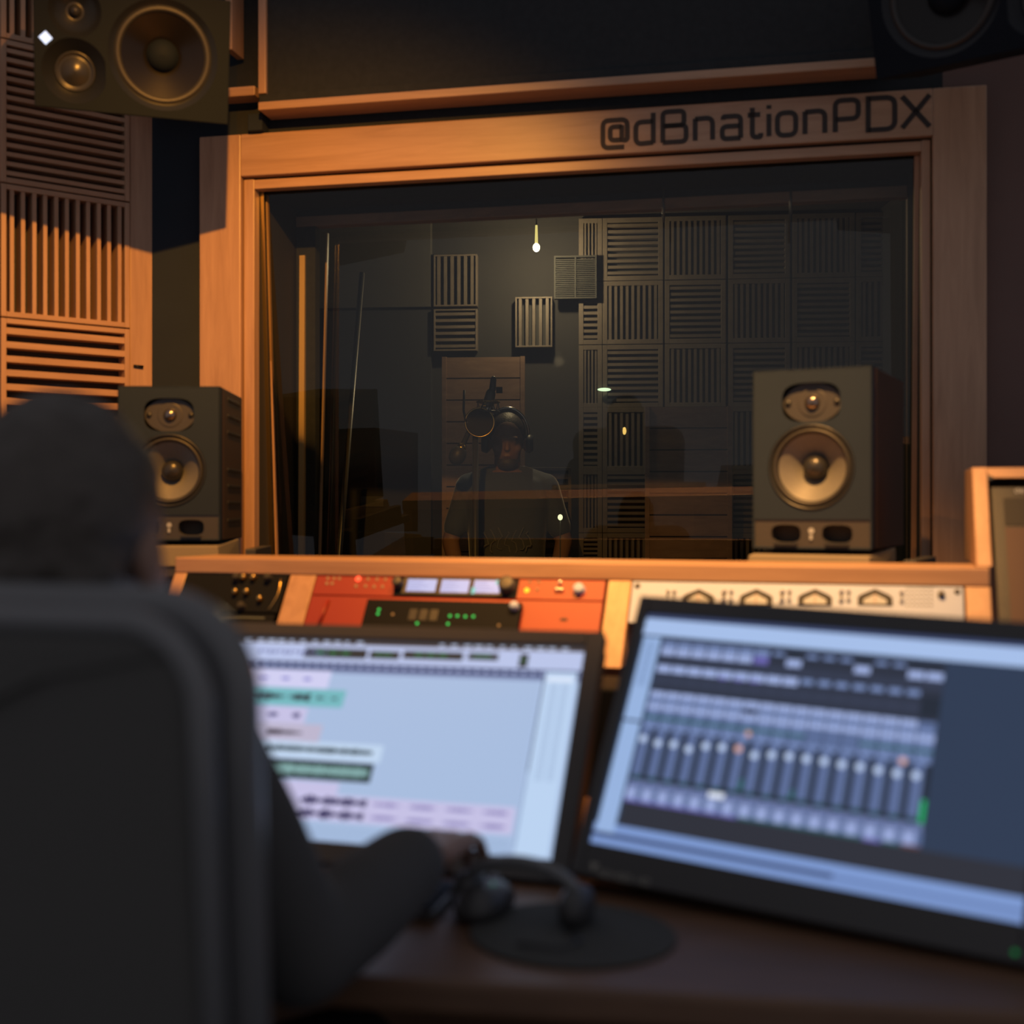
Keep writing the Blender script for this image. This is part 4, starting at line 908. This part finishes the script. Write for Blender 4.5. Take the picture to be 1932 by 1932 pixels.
for k in range(5):
    a = R(90 + 72 * k); b = MB(); b.tube([(0, 0.38, 0.09), (0.28 * math.cos(a), 0.38 + 0.28 * math.sin(a), 0.07)], [0.03, 0.018], M_black, 10); lg = b.build('leg', ch, PI)
    cpt = (0.28 * math.cos(a), 0.38 + 0.28 * math.sin(a), 0.028); b = MB(); b.sphere(cpt, 0.028, M_black, 14, 8); b.tube([cpt, (cpt[0], cpt[1], 0.07)], 0.008, M_gmet, 8); o = b.build('caster', lg, PI)

# ------------------------------------------------------------------ people
def head_mesh(mb, M, m, s=1.0, back_hair=False):
    """head with face along +y local; centre of skull at origin"""
    def P(x, y, z): return M @ Vector((x * s, y * s, z * s))
    k = MB()
    k.sphere((0, -0.012, 0.02), (0.076, 0.094, 0.095), m, 24, 16)      # skull
    k.sphere((0, 0.022, -0.035), (0.060, 0.068, 0.080), m, 22, 14)     # face
    k.sphere((0, 0.052, -0.095), (0.028, 0.026, 0.022), m, 16, 10)     # chin
    k.limb([(0, 0.083, 0.0), (0, 0.098, -0.028)], [0.008, 0.013], m, 12)   # nose
    k.sphere((0, 0.082, -0.060), (0.024, 0.012, 0.007), m, 14, 8)      # lips
    k.sphere((0, 0.075, 0.016), (0.05, 0.018, 0.010), m, 14, 8)        # brow
    for sx in (-1, 1):
        k.sphere((sx * 0.078, -0.006, -0.02), (0.010, 0.020, 0.031), m, 14, 10)
        k.sphere((sx * 0.03, 0.078, -0.002), (0.013, 0.010, 0.009), m, 12, 8)
        k.sphere((sx * 0.042, 0.05, -0.03), (0.022, 0.03, 0.022), m, 12, 8)
    mb.add([P(*v) for v in k.v], k.f, m, True)
def hand(mb, M, m, curl=0.9):
    """palm along +y, back of the hand up +z, thumb at -x"""
    def T(p): return M @ Vector(p)
    mb.limb([T((0, -0.03, 0)), T((0, 0.0, 0))], [0.025, 0.03], m, 14)
    for x, rr in ((-0.03, 0.013), (-0.01, 0.014), (0.01, 0.014), (0.03, 0.012)): mb.limb([T((x * 0.7, 0.01, 0.002)), T((x, 0.075, 0.010))], [rr * 1.15, rr], m, 12)
    for i, (x, l) in enumerate(((-0.032, 0.92), (-0.011, 1.0), (0.011, 0.95), (0.031, 0.78))):
        p = Vector((x, 0.082, 0.012)); a = 0.25; pts = [T(p)]
        for sgm, da in ((0.040, 0.0), (0.025, curl * 0.75), (0.020, curl * 0.55)):
            a += da; p = p + Vector((x * 0.12 * sgm / 0.04, math.cos(a) * sgm * l, -math.sin(a) * sgm * l)); pts.append(T(p))
        mb.limb(pts, [0.0105, 0.0092, 0.0085, 0.007], m, 10)
    mb.limb([T((-0.022, 0.012, -0.006)), T((-0.046, 0.042, -0.016)), T((-0.048, 0.070, -0.022)), T((-0.040, 0.092, -0.024))], [0.016, 0.0125, 0.0105, 0.008], m, 10)
# engineer, seated
EX = frame((-0.455, 1.17, 0), 19)
eng = thing('person', EX, 'person in a black hooded top seated in the chair, seen from behind at left', 'person'); bpy.context.view_layer.update()
hc = EX.inverted() @ Vector((-0.408, 1.13, 1.172))
body = MB()
HM = Matrix.Translation(hc) @ Matrix.Rotation(R(8), 4, 'Z') @ Matrix.Rotation(R(-4), 4, 'X')
head_mesh(body, HM, M_skin, 1.05)
body.limb([(hc.x, hc.y - 0.02, hc.z - 0.06), (0.0, -0.01, 1.02)], [0.056, 0.062], M_skin)
body.stack([(0, 0.0, 0.50, 0.15, 0.105), (0, 0.0, 0.58, 0.165, 0.115), (0, -0.01, 0.70, 0.155, 0.105), (0, -0.015, 0.84, 0.165, 0.105), (0, -0.01, 0.95, 0.175, 0.10), (0, -0.005, 1.01, 0.14, 0.08), (0, 0, 1.045, 0.07, 0.06)], M_skin)
I = EX.inverted()
hw3 = gpt(868, 1645, 0.03)                       # wrist-ish point over the pad
wristR = I @ Vector((-0.114, 1.37, 0.803)); shR = I @ Vector((-0.305, 1.16, 0.99)); elR = I @ Vector((-0.205, 1.19, 0.765))
shL = Vector((-0.165, 0.0, 0.97)); elL = Vector((-0.23, 0.08, 0.72)); wrL = Vector((-0.13, 0.29, 0.745))
for sh, el, wr in ((shR, elR, wristR), (shL, elL, wrL)):
    body.limb([sh, (sh + el) / 2 + Vector((0, 0, 0.005)), el], [0.052, 0.046, 0.038], M_skin)
    body.limb([el, (el + wr) / 2, wr], [0.038, 0.036, 0.026], M_skin)
def look(p, d, up=(0, 0, 1)):
    y = Vector(d).normalized(); x = y.cross(Vector(up)).normalized(); z = x.cross(y)
    return Matrix(((x.x, y.x, z.x, p[0]), (x.y, y.y, z.y, p[1]), (x.z, y.z, z.z, p[2]), (0, 0, 0, 1)))
dR = (I.to_3x3() @ Vector((0.03, 0.10, -0.012)))
hMR = look(wristR + dR.normalized() * 0.03, dR, (0, 0, 1))
hand(body, hMR, M_skin, 0.95)
hand(body, look(wrL + Vector((0.01, 0.03, 0)), (0.25, 1, -0.1)), M_skin, 0.4)
for s_ in (-1, 1):
    body.limb([(s_ * 0.085, -0.02, 0.54), (s_ * 0.12, 0.22, 0.54), (s_ * 0.13, 0.40, 0.52)], [0.085, 0.075, 0.055], M_skin)
    body.limb([(s_ * 0.13, 0.40, 0.50), (s_ * 0.13, 0.42, 0.30), (s_ * 0.13, 0.44, 0.08)], [0.055, 0.05, 0.036], M_skin)
    body.limb([(s_ * 0.13, 0.42, 0.04), (s_ * 0.135, 0.56, 0.03)], [0.036, 0.028], M_skin)
body.build('body', eng, PI, remesh=0.005)
top_ = MB()
top_.stack([(0, 0.0, 0.47, 0.165, 0.12), (0, 0.0, 0.58, 0.182, 0.132), (0, -0.01, 0.70, 0.172, 0.122), (0, -0.015, 0.84, 0.182, 0.122), (0, -0.01, 0.95, 0.195, 0.118), (0, -0.005, 1.015, 0.16, 0.095), (0, -0.005, 1.055, 0.085, 0.078)], M_hood)
for sh, el, wr in ((shR, elR, wristR), (shL, elL, wrL)):
    top_.limb([sh, (sh + el) / 2 + Vector((0, 0, 0.008)), el], [0.058, 0.055, 0.052], M_hood)
    top_.limb([el, (el + wr) / 2, wr - (wr - el).normalized() * 0.01], [0.052, 0.054, 0.046], M_hood)
# hood folded behind the neck
top_.limb([(-0.10, 0.02, 1.05), (-0.07, -0.07, 1.065), (0, -0.095, 1.07), (0.07, -0.07, 1.065), (0.10, 0.02, 1.05)], [0.03, 0.04, 0.045, 0.04, 0.03], M_hood)
top_.build('hooded_top', eng, PI, remesh=0.008)
tr_ = MB()
for s_ in (-1, 1):
    tr_.limb([(s_ * 0.085, -0.02, 0.54), (s_ * 0.12, 0.22, 0.54), (s_ * 0.13, 0.40, 0.52)], [0.097, 0.087, 0.066], M_blackm)
    tr_.limb([(s_ * 0.13, 0.40, 0.50), (s_ * 0.13, 0.42, 0.30), (s_ * 0.13, 0.44, 0.10)], [0.066, 0.06, 0.05], M_blackm)
tr_.build('trousers', eng, PI, remesh=0.01)
for s_ in (-1, 1):
    b = MB(); b.limb([(s_ * 0.13, 0.42, 0.045), (s_ * 0.135, 0.57, 0.038)], [0.045, 0.037], M_black); b.build('shoe', eng, PI)
hr = MB(); k = MB()
k.sphere((0, -0.020, 0.027), (0.084, 0.097, 0.100), M_hair, 32, 22); k.sphere((0, -0.045, -0.02), (0.074, 0.062, 0.072), M_hair, 24, 16)
k.limb([(0, -0.055, -0.05), (0, -0.05, -0.095)], [0.055, 0.045], M_hair)
hr.add([HM @ (Vector(v) * 1.05) for v in k.v], k.f, M_hair, True)
ho = hr.build('hair', eng, PI, remesh=0.006)
tx_n = bpy.data.textures.new('hair_clumps', 'CLOUDS'); tx_n.noise_scale = 0.03
dm = ho.modifiers.new('d', 'DISPLACE'); dm.texture = tx_n; dm.strength = 0.012; dm.mid_level = 0.5; dm.texture_coords = 'LOCAL'
er = MB(); er.sphere(HM @ Vector((0.089, -0.004, -0.045)), 0.004, M_chrome, 12, 8); er.build('ear_stud', eng, PI)

# singer behind the glass
SY = 5.26
sp_ = at(957, 960, SY)
SG = Matrix.Translation((sp_.x, SY, 0)) @ Matrix.Rotation(R(180), 4, 'Z')
sg = thing('person', SG, 'singer in a dark tee and headphones facing the microphone behind the glass', 'person'); bpy.context.view_layer.update()
b = MB()
SHM = Matrix.Translation((-0.0, 0.02, 1.495)) @ Matrix.Rotation(R(-8), 4, 'X')
head_mesh(b, SHM, M_skin, 1.0)
b.limb([(0, 0.0, 1.45), (0, -0.01, 1.34)], [0.054, 0.06], M_skin)
b.stack([(0, 0, 0.80, 0.15, 0.10), (0, 0, 0.95, 0.145, 0.10), (0, 0, 1.10, 0.155, 0.105), (0, 0, 1.24, 0.175, 0.105), (0, -0.005, 1.32, 0.15, 0.085), (0, -0.008, 1.365, 0.08, 0.06)], M_skin)
arms = []
for s_ in (-1, 1):
    sh = Vector((s_ * 0.165, -0.005, 1.295)); el = Vector((s_ * 0.245 , 0.0, 1.06)); wr = Vector((s_ * 0.20, 0.15, 0.90)); arms.append((sh, el, wr))
    b.limb([sh, (sh + el) / 2, el], [0.05, 0.045, 0.037], M_skin); b.limb([el, (el + wr) / 2, wr], [0.037, 0.034, 0.025], M_skin)
    hand(b, look(wr + (wr - el).normalized() * 0.03, wr - el, (0, 0, 1)), M_skin, 0.5)
    b.limb([(s_ * 0.085, 0, 0.84), (s_ * 0.10, 0.01, 0.48), (s_ * 0.10, -0.01, 0.08)], [0.085, 0.058, 0.04], M_skin)
    b.limb([(s_ * 0.10, -0.02, 0.045), (s_ * 0.115, 0.13, 0.03)], [0.04, 0.028], M_skin)
b.build('body', sg, PI, remesh=0.006)
b = MB()
b.stack([(0, 0, 0.78, 0.165, 0.118), (0, 0, 0.95, 0.162, 0.118), (0, 0, 1.10, 0.170, 0.120), (0, 0, 1.24, 0.188, 0.118), (0, -0.005, 1.32, 0.165, 0.098), (0, -0.008, 1.357, 0.096, 0.074)], M_shirt)
b.limb([(-0.150, -0.005, 1.300), (-0.07, -0.008, 1.335), (0.07, -0.008, 1.335), (0.150, -0.005, 1.300)], [0.058, 0.052, 0.052, 0.058], M_shirt)
for sh, el, wr in arms: b.limb([sh, sh.lerp(el, 0.45), sh.lerp(el, 0.75)], [0.060, 0.054, 0.052], M_shirt)
b.build('tee', sg, PI, remesh=0.007)
pr2 = MB()
for k in range(7):       # faint curling print on the chest
    pts = [Vector((-0.09 + k * 0.03 + 0.012 * math.cos(j * 1.1 + k), 1.02 + 0.022 * j * 0.6 + 0.01 * math.sin(j * 1.7 + k * 2))) for j in range(8)]
    ribbon(pr2, pts, 0.005, -0.0, 0.001, mat('faint_print', (0.13, 0.14, 0.15, 1), 0.8))
po = pr2.build('chest_print', sg, Matrix.Translation((0, 0.122, 0.0)))
b = MB()
for s_ in (-1, 1):
    b.limb([(s_ * 0.085, 0, 0.84), (s_ * 0.10, 0.01, 0.48), (s_ * 0.10, -0.01, 0.10)], [0.098, 0.07, 0.055], M_blackm)
b.build('trousers', sg, PI, remesh=0.012)
for s_ in (-1, 1):
    b = MB(); b.limb([(s_ * 0.10, -0.03, 0.05), (s_ * 0.115, 0.14, 0.04)], [0.048, 0.037], M_black); b.build('shoe', sg, PI)
b = MB(); b.sphere((0, -0.022, 0.030), (0.083, 0.096, 0.096), M_hair, 24, 16); b.sphere((0, -0.045, -0.01), (0.07, 0.06, 0.06), M_hair, 20, 12)
b.build('hair', sg, SHM, remesh=0.007)
b = MB(); b.sphere((0, 0.052, -0.092), (0.045, 0.036, 0.034), M_hair, 20, 12); b.build('beard', sg, SHM)
HP = SHM @ Matrix.Rotation(R(0), 4, 'Y')
hs = thing('headphones', SG @ SHM, 'shiny headphones worn by the singer behind the glass', 'headphones'); bpy.context.view_layer.update()
b = MB(); b.tube([(0.093 * math.cos(R(a_)), -0.01, 0.020 + 0.118 * math.sin(R(a_))) for a_ in range(-8, 189, 8)], 0.007, M_chrome, 12); b.build('headband', hs, PI)
b = MB(); b.tube([(0.088 * math.cos(R(a_)), -0.01, 0.020 + 0.112 * math.sin(R(a_))) for a_ in range(40, 141, 10)], 0.009, M_black, 12); b.build('band_padding', hs, PI)
for s_ in (-1, 1):
    b = MB(); Mx = Matrix.Translation((s_ * 0.095, -0.006, -0.015)) @ Matrix.Rotation(R(90) * s_, 4, 'Z')
    k = MB(); k.lathe(0, 0, [(0.001, -0.018), (0.034, -0.016), (0.04, -0.004), (0.042, 0.008), (0.036, 0.014), (0.001, 0.014)], M_black, 28)
    b.add([Mx @ Vector(v) for v in k.v], k.f, M_black, True); b.build('ear_cup', hs, PI)

# microphone on a boom stand in front of the singer
MY = 4.95
ms_ = thing('microphone_stand', Matrix.Translation(((897 - 966) / F * MY, MY, 0)), 'black boom stand with counterweight in front of the singer', 'microphone stand'); bpy.context.view_layer.update()
I = ms_.matrix_world.inverted(); P = lambda x, y, Y=MY: I @ at(x, y, Y)
b = MB(); b.tube([(0, 0, 0.03), P(897, 800)], 0.0125, M_black, 14); b.build('pole', ms_, PI)
b = MB(); b.tube([P(863, 862), P(893, 796), P(930, 742)], 0.011, M_black, 14); b.build('boom_arm', ms_, PI)
b = MB(); p0, p1 = P(862, 862), P(874, 838); b.limb([p0, p0 + (p1 - p0) * 0.25], [0.034, 0.034], M_black, 20); b.build('counterweight', ms_, PI)
b = MB(); b.tube([p0 + (p1 - p0) * 0.5, p1], [0.026, 0.014], M_brass, 18); b.build('brass_collar', ms_, PI)
b = MB(); b.limb([P(890, 806), P(898, 788)], [0.02, 0.02], M_black, 14); b.build('clutch', ms_, PI)
b = MB(); b.prism([(0.20 * math.cos(i * math.pi / 16), 0.20 * math.sin(i * math.pi / 16)) for i in range(32)], 'z', 0, 0.03, M_black); b.build('base', ms_, PI, bevel=0.004)
mm = thing('microphone', Matrix.Translation(at(931, 742, MY)), 'studio microphone with brass glints hanging at the boom end by the singer\'s head', 'microphone'); bpy.context.view_layer.update()
I = mm.matrix_world.inverted(); P = lambda x, y, Y=MY: I @ at(x, y, Y)
b = MB(); b.limb([P(931, 715), P(929, 735)], [0.012, 0.014], M_black, 18); b.limb([P(920, 768), P(926, 742)], [0.024, 0.02], M_gmet, 20); b.build('body', mm, PI)
b = MB(); b.limb([P(916, 792), P(920, 770)], [0.026, 0.026], M_chrome, 22); b.build('grille', mm, PI)
b = MB(); ctr = P(921, 768)
for dz in (-0.02, 0.02): b.tube([(ctr.x + 0.045 * math.cos(R(a_)), ctr.y + 0.045 * math.sin(R(a_)), ctr.z + dz) for a_ in range(0, 360, 15)], 0.004, M_brass if dz > 0 else M_black, 8, closed=True)
for a_ in range(0, 360, 45): b.tube([(ctr.x + 0.045 * math.cos(R(a_)), ctr.y + 0.045 * math.sin(R(a_)), ctr.z - 0.02), (ctr.x + 0.045 * math.cos(R(a_ + 22)), ctr.y + 0.045 * math.sin(R(a_ + 22)), ctr.z + 0.02)], 0.002, M_black, 6)
b.build('shock_mount', mm, PI)
b = MB(); b.box(P(936, 742), P(948, 730), M_black); b.build('clip', mm, PI)
pfm = thing('pop_filter', Matrix.Translation(at(905, 797, MY - 0.03)), 'round pop filter with a thin metal rim left of the microphone', 'pop filter'); bpy.context.view_layer.update()
b = MB(); b.tube([(0.058 * math.cos(R(a_)), 0, 0.058 * math.sin(R(a_))) for a_ in range(0, 360, 10)], 0.004, M_brass, 8, closed=True); b.build('rim', pfm, PI)
b = MB(); b.disc(0, 0, 0.056, 0.001, mat('pop_mesh', (0.02, 0.018, 0.015, 1), 0.8), 32); b.build('mesh_screen', pfm, PI)
b = MB(); b.tube([(-0.055, 0, 0.0), (-0.065, 0, 0.05), (-0.062, 0, 0.13)], 0.005, M_black, 8); b.tube([(-0.055, 0, 0), (-0.02, 0.03, 0.0)], 0.005, M_black, 8); b.build('bracket', pfm, PI)

# ------------------------------------------------------------------ the booth behind the glass
BW = frame((0, 5.80, 0), 5)
struct('wall_booth_back', MB().box((-2.2, 0.06, 0), (2.6, 0.16, 2.62), M_booth), BW)
struct('wall_booth_left', MB().box((-1.75, 3.75, 0), (-1.65, 6.1, 2.62), M_booth))
struct('wall_booth_right', MB().box((1.72, 3.55, 0), (1.82, 5.8, 2.62), M_booth))
struct('ceiling_booth', MB().box((-1.8, 3.5, 2.6), (2.0, 6.2, 2.68), M_boothu))
bx = lambda px, py: hit(BW, px, py)
struct('wall_booth_soffit', MB().box((bx(560, 500)[0], 0.0, bx(700, 580)[1]), (bx(812, 500)[0], 0.06, 2.6), M_boothu), BW)
cols = {'C': (1092, 1136), 'D': (1137, 1251), 'E': (1252, 1372), 'F': (1373, 1492), 'G': (1493, 1615), 'H': (1616, 1734)}
rows = [(406, 525.5), (526.5, 646.5), (647.5, 767.5), (768.5, 887.5), (888.5, 1005.5), (1006.5, 1100)]
cname = {'C': 'narrow first', 'D': 'second', 'E': 'third', 'F': 'fourth', 'G': 'fifth', 'H': 'rightmost'}
rname = ['top', 'second', 'third', 'fourth', 'fifth', 'lowest']
made = {}
for ci, (c_, (xa_, xb_)) in enumerate(cols.items()):
    for ri, (ya, yb) in enumerate(rows):
        vert = (ri + ci) % 2 == 0
        x0_ = bx(xa_, 700)[0]; x1_ = bx(xb_, 700)[0]; z1_ = bx(1400, ya)[1]; z0_ = bx(1400, yb)[1]
        lab = '%s diffuser of the booth wall, %s row, %s column from left' % ('upright-slat' if vert else 'level-slat', rname[ri], cname[c_])
        key = (c_ == 'C', vert, ri == 5)
        if key not in made:
            made[key] = diffuser('booth_diffuser', BW, x0_, x1_, z0_, z1_, vert, (9 if vert else 9) if c_ != 'C' else (4 if vert else 9), lab, group='slatted diffusers on the booth back wall', fw=0.022, dp=0.05, sw=0.5, m=W_B)
        else:
            src = made[key]; o = src.copy(); C.objects.link(o); o.matrix_world = BW @ Matrix.Translation(((x0_ + x1_) / 2, 0, z0_)); o['label'] = lab
            for c in src.children:
                d = c.copy(); C.objects.link(d); d.parent = o; d.matrix_parent_inverse = Matrix.Identity(4); d.matrix_basis = c.matrix_basis.copy()
diffuser('booth_diffuser', BW, bx(818, 600)[0], bx(900, 600)[0], bx(850, 662)[1], bx(850, 583)[1], False, 6, 'small level-slat diffuser left of the singer, above the plank panel', group='slatted diffusers on the booth back wall', fw=0.008, m=W_B)
diffuser('booth_diffuser', BW, bx(818, 600)[0], bx(900, 600)[0], bx(850, 578)[1], bx(850, 480)[1], True, 6, 'dim upright-slat diffuser left of the bulb, above a small level-slat one', group='slatted diffusers on the booth back wall', fw=0.008, m=W_B)
diffuser('booth_diffuser', BW, bx(972, 600)[0], bx(1042, 600)[0], bx(1000, 655)[1], bx(1000, 560)[1], True, 5, 'upright-slat diffuser just below the hanging bulb', group='slatted diffusers on the booth back wall', fw=0.008, m=W_B)
# ceiling diffusers
for k, (x_, lab) in enumerate(((-0.62, 'slatted ceiling panel at the left of the booth ceiling'), (-0.05, 'slatted ceiling panel near the hanging bulb'))):
    CMx = Matrix.Translation((x_, 5.05, 2.6)) @ Matrix.Rotation(R(-90), 4, 'X')
    CMx = Matrix.Translation((x_, 5.3, 2.55)) @ Matrix.Rotation(R(90), 4, 'X') @ Matrix.Translation((0, 0, 0))
    diffuser('ceiling_diffuser', Matrix.Translation((x_, 5.3, 2.54)) @ Matrix.Rotation(R(90), 4, 'X'), -0.2, 0.2, 0, 0.36, True, 10, lab, fw=0.01, m=W_B)
# plank panels
def planks(M, x0, x1, z0, z1, n, label, name='plank_gobo'):
    t = thing(name, M @ Matrix.Translation(((x0 + x1) / 2, 0, z0)), label, 'baffle panel'); bpy.context.view_layer.update(); h = (x1 - x0) / 2; H = z1 - z0; b = MB()
    for i in range(n): b.box((-h + 0.02, 0.0, H * i / n + 0.003), (h - 0.02, 0.02, H * (i + 1) / n - 0.003), W_P)
    b.build('planks', t, PI)
    for s in (-1, 1): MB().box((s * h, -0.004, 0), (s * (h - 0.02), 0.03, H), W_P).build('post', t, PI)
    MB().box((-h + 0.02, 0.02, 0), (h - 0.02, 0.03, H), M_blackm).build('backing', t, PI)
P1 = frame((0, 5.62, 0), 4); a = hit(P1, 834, 700); b_ = hit(P1, 990, 672)
planks(P1, a[0], b_[0], 0, b_[1], 19, 'tall dark plank panel standing behind the singer')
P2 = frame((0, 5.55, 0), 5); a = hit(P2, 1217, 800); b_ = hit(P2, 1381, 766)
planks(P2, a[0], b_[0], 0, b_[1], 17, 'reddish plank panel standing left of the right two-way speaker, behind glass')
P3 = frame((0, 5.50, 0), -6); a = hit(P3, 990, 900); b_ = hit(P3, 1078, 882)
diffuser('slatted_gobo', P3, a[0], b_[0], 0, b_[1], False, 26, 'low slatted baffle standing just right of the singer', 'baffle panel', m=W_B)
# vent
M_ventm = mat('vent_metal', (0.06, 0.06, 0.058, 1), 0.7, spec=0.1)
vx0, vz0 = bx(1046, 566); vx1, vz1 = bx(1126, 484)
vt = thing('air_vent', BW @ Matrix.Translation(((vx0 + vx1) / 2, -0.034, vz0)), 'grey double louvre vent on the booth wall right of the bulb', 'air vent'); bpy.context.view_layer.update()
h = (vx1 - vx0) / 2; H = vz1 - vz0
f = MB(); f.box((-h, 0, 0), (h, 0.03, 0.008), M_ventm); f.box((-h, 0, H - 0.008), (h, 0.03, H), M_ventm)
for x_ in (-h, -0.004, h - 0.008): f.box((x_, 0, 0.008), (x_ + 0.008, 0.03, H - 0.008), M_ventm)
f.build('frame', vt, PI)
f = MB()
for k in range(20): z_ = 0.012 + k * (H - 0.024) / 20; f.box((-h + 0.008, 0.004, z_), (h - 0.008, 0.02, z_ + 0.005), M_ventm)
f.build('louvres', vt, PI)
# dark doorway at the left of the booth
dx0, dz0 = bx(610, 1000); dx1, dz1 = bx(812, 583)
struct('door_1', MB().box((dx0, 0.02, 0), (dx1, 0.06, dz1), mat('door_dark', (0.03, 0.031, 0.036, 1), 0.6)), BW)
lb = at(701, 946, 5.3); lbm = MB().box((-0.055, 0, -0.025), (0.055, 0.004, 0.025), mat('pale_card', (0.12, 0.12, 0.12, 1), 0.7)).build('paper_sign', None, Matrix.Translation(BW @ Vector((bx(701, 946)[0], 0.012, bx(701, 946)[1]))) @ Matrix.Rotation(R(-5), 4, 'Z'))
tag(lbm, 'small pale blank card low on the dark booth door', 'card')
# slanting reflection of a window stile, built as a solid grey pole
pa, pb_ = at(683, 515, 5.0), at(632, 1150, 4.7); pb_ = pa + (pb_ - pa) * ((pa.z - 0.0) / (pa.z - pb_.z)); lp = MB(); lp.tube([pa, pb_], 0.011, M_gmet, 12); lo = lp.build('reflection_pole'); tag(lo, 'thin grey pole standing for a slanting stile reflection at the left of the booth', 'pole')
# ceiling-strip reflections built as thin rods, top of the window cavity
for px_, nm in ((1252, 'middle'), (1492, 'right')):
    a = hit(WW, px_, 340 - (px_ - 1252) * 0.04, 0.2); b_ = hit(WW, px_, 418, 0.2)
    r_ = MB(); r_.tube([(0, 0, 0), (0, 0, a[1] - b_[1])], 0.0035, M_gmet, 8); ro = r_.build('reflection_rod', None, WW @ Matrix.Translation((a[0], 0.2, b_[1])))
    tag(ro, 'thin grey rod standing for a reflection at the top of the window cavity, %s of the two' % ('left' if nm == 'middle' else 'right'), 'rod')
# bulb
bp = at(1012, 467, 5.48)
bl = thing('pendant_bulb', Matrix.Translation(bp), 'bare glowing bulb hanging on a cord above the singer', 'lamp'); bpy.context.view_layer.update()
b = MB(); b.sphere((0, 0, 0), (0.016, 0.016, 0.019), em('bulb_glow', (1.0, 0.82, 0.5, 1), 12)); b.build('bulb', bl, PI)
b = MB(); b.tube([(0, 0, 0.018), (0, 0, 0.10)], [0.0075, 0.005], em('neck_glow', (0.8, 0.62, 0.2, 1), 1.2), 14); b.build('glass_neck', bl, PI)  # bulb's gleam along the stem painted as its own glow
b = MB(); b.tube([(0, 0, 0.10), (0, 0, 2.6 - bp.z)], 0.0035, M_gmet, 8); b.build('cord', bl, PI)
pd = bpy.data.lights.new('bulb_light', 'POINT'); pd.energy = 14.0; pd.color = (1, 0.72, 0.4); pd.shadow_soft_size = 0.02
po = bpy.data.objects.new('bulb_light', pd); C.objects.link(po); po.location = bp + Vector((0, 0, -0.03))
# glowing beads for bright spots; the oval stands for a lamp's reflection
for (x, y, Y, r, col, s, lab, nm) in ((1140, 735, 5.74, (0.032, 0.01, 0.008), (0.75, 0.95, 0.6, 1), 1.4, 'flat pale glowing oval standing for a lamp reflection, at the booth wall right of the singer', 'oval_glint'),
    (1178, 813, 5.76, (0.010, 0.008, 0.018), (1.0, 0.6, 0.15, 1), 1.2, 'tiny glowing amber bead beside the reddish plank panel', 'amber_bead'),
    (1373, 817, 5.52, (0.008, 0.008, 0.014), (0.9, 0.5, 0.15, 1), 0.9, 'tiny glowing amber bead at right edge of the reddish plank panel', 'amber_bead'),
    (1057, 976, 4.9, (0.010, 0.008, 0.012), (0.9, 0.9, 0.5, 1), 1.6, 'small bright lamp on a thin upright beside the singer\'s elbow', 'bright_bead')):  # glowing bead set for a bright spot
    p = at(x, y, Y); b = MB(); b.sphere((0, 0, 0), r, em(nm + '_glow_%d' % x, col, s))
    if nm == 'bright_bead': b.tube([(0, 0, -p.z + 0.01), (0, 0, -0.01)], 0.0025, M_gmet, 8); b.box((-0.05, -0.05, -p.z), (0.05, 0.05, -p.z + 0.01), M_gmet)
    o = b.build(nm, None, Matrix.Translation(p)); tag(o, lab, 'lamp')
# track lamps that light the room (above the view)
for nm, pos, aim, lab in (('track_lamp', L1, A1, 'track spotlight aimed at the left wall'), ('track_lamp', L2, A2, 'track spotlight aimed at the desk hutch')):
    d = (Vector(aim) - Vector(pos)).normalized(); p = Vector(pos)
    t = thing(nm, Matrix.Translation(p), lab, 'lamp'); bpy.context.view_layer.update()
    b = MB(); b.tube([-d * 0.03, -d * 0.12], [0.035, 0.03], M_black, 16); b.build('lamp_head', t, PI)
    b = MB(); b.tube([-d * 0.08, (-d * 0.08).xy.to_3d() + Vector((0, 0, 0.3))], 0.006, M_black, 8); b.build('stem', t, PI)
bpy.context.view_layer.update()
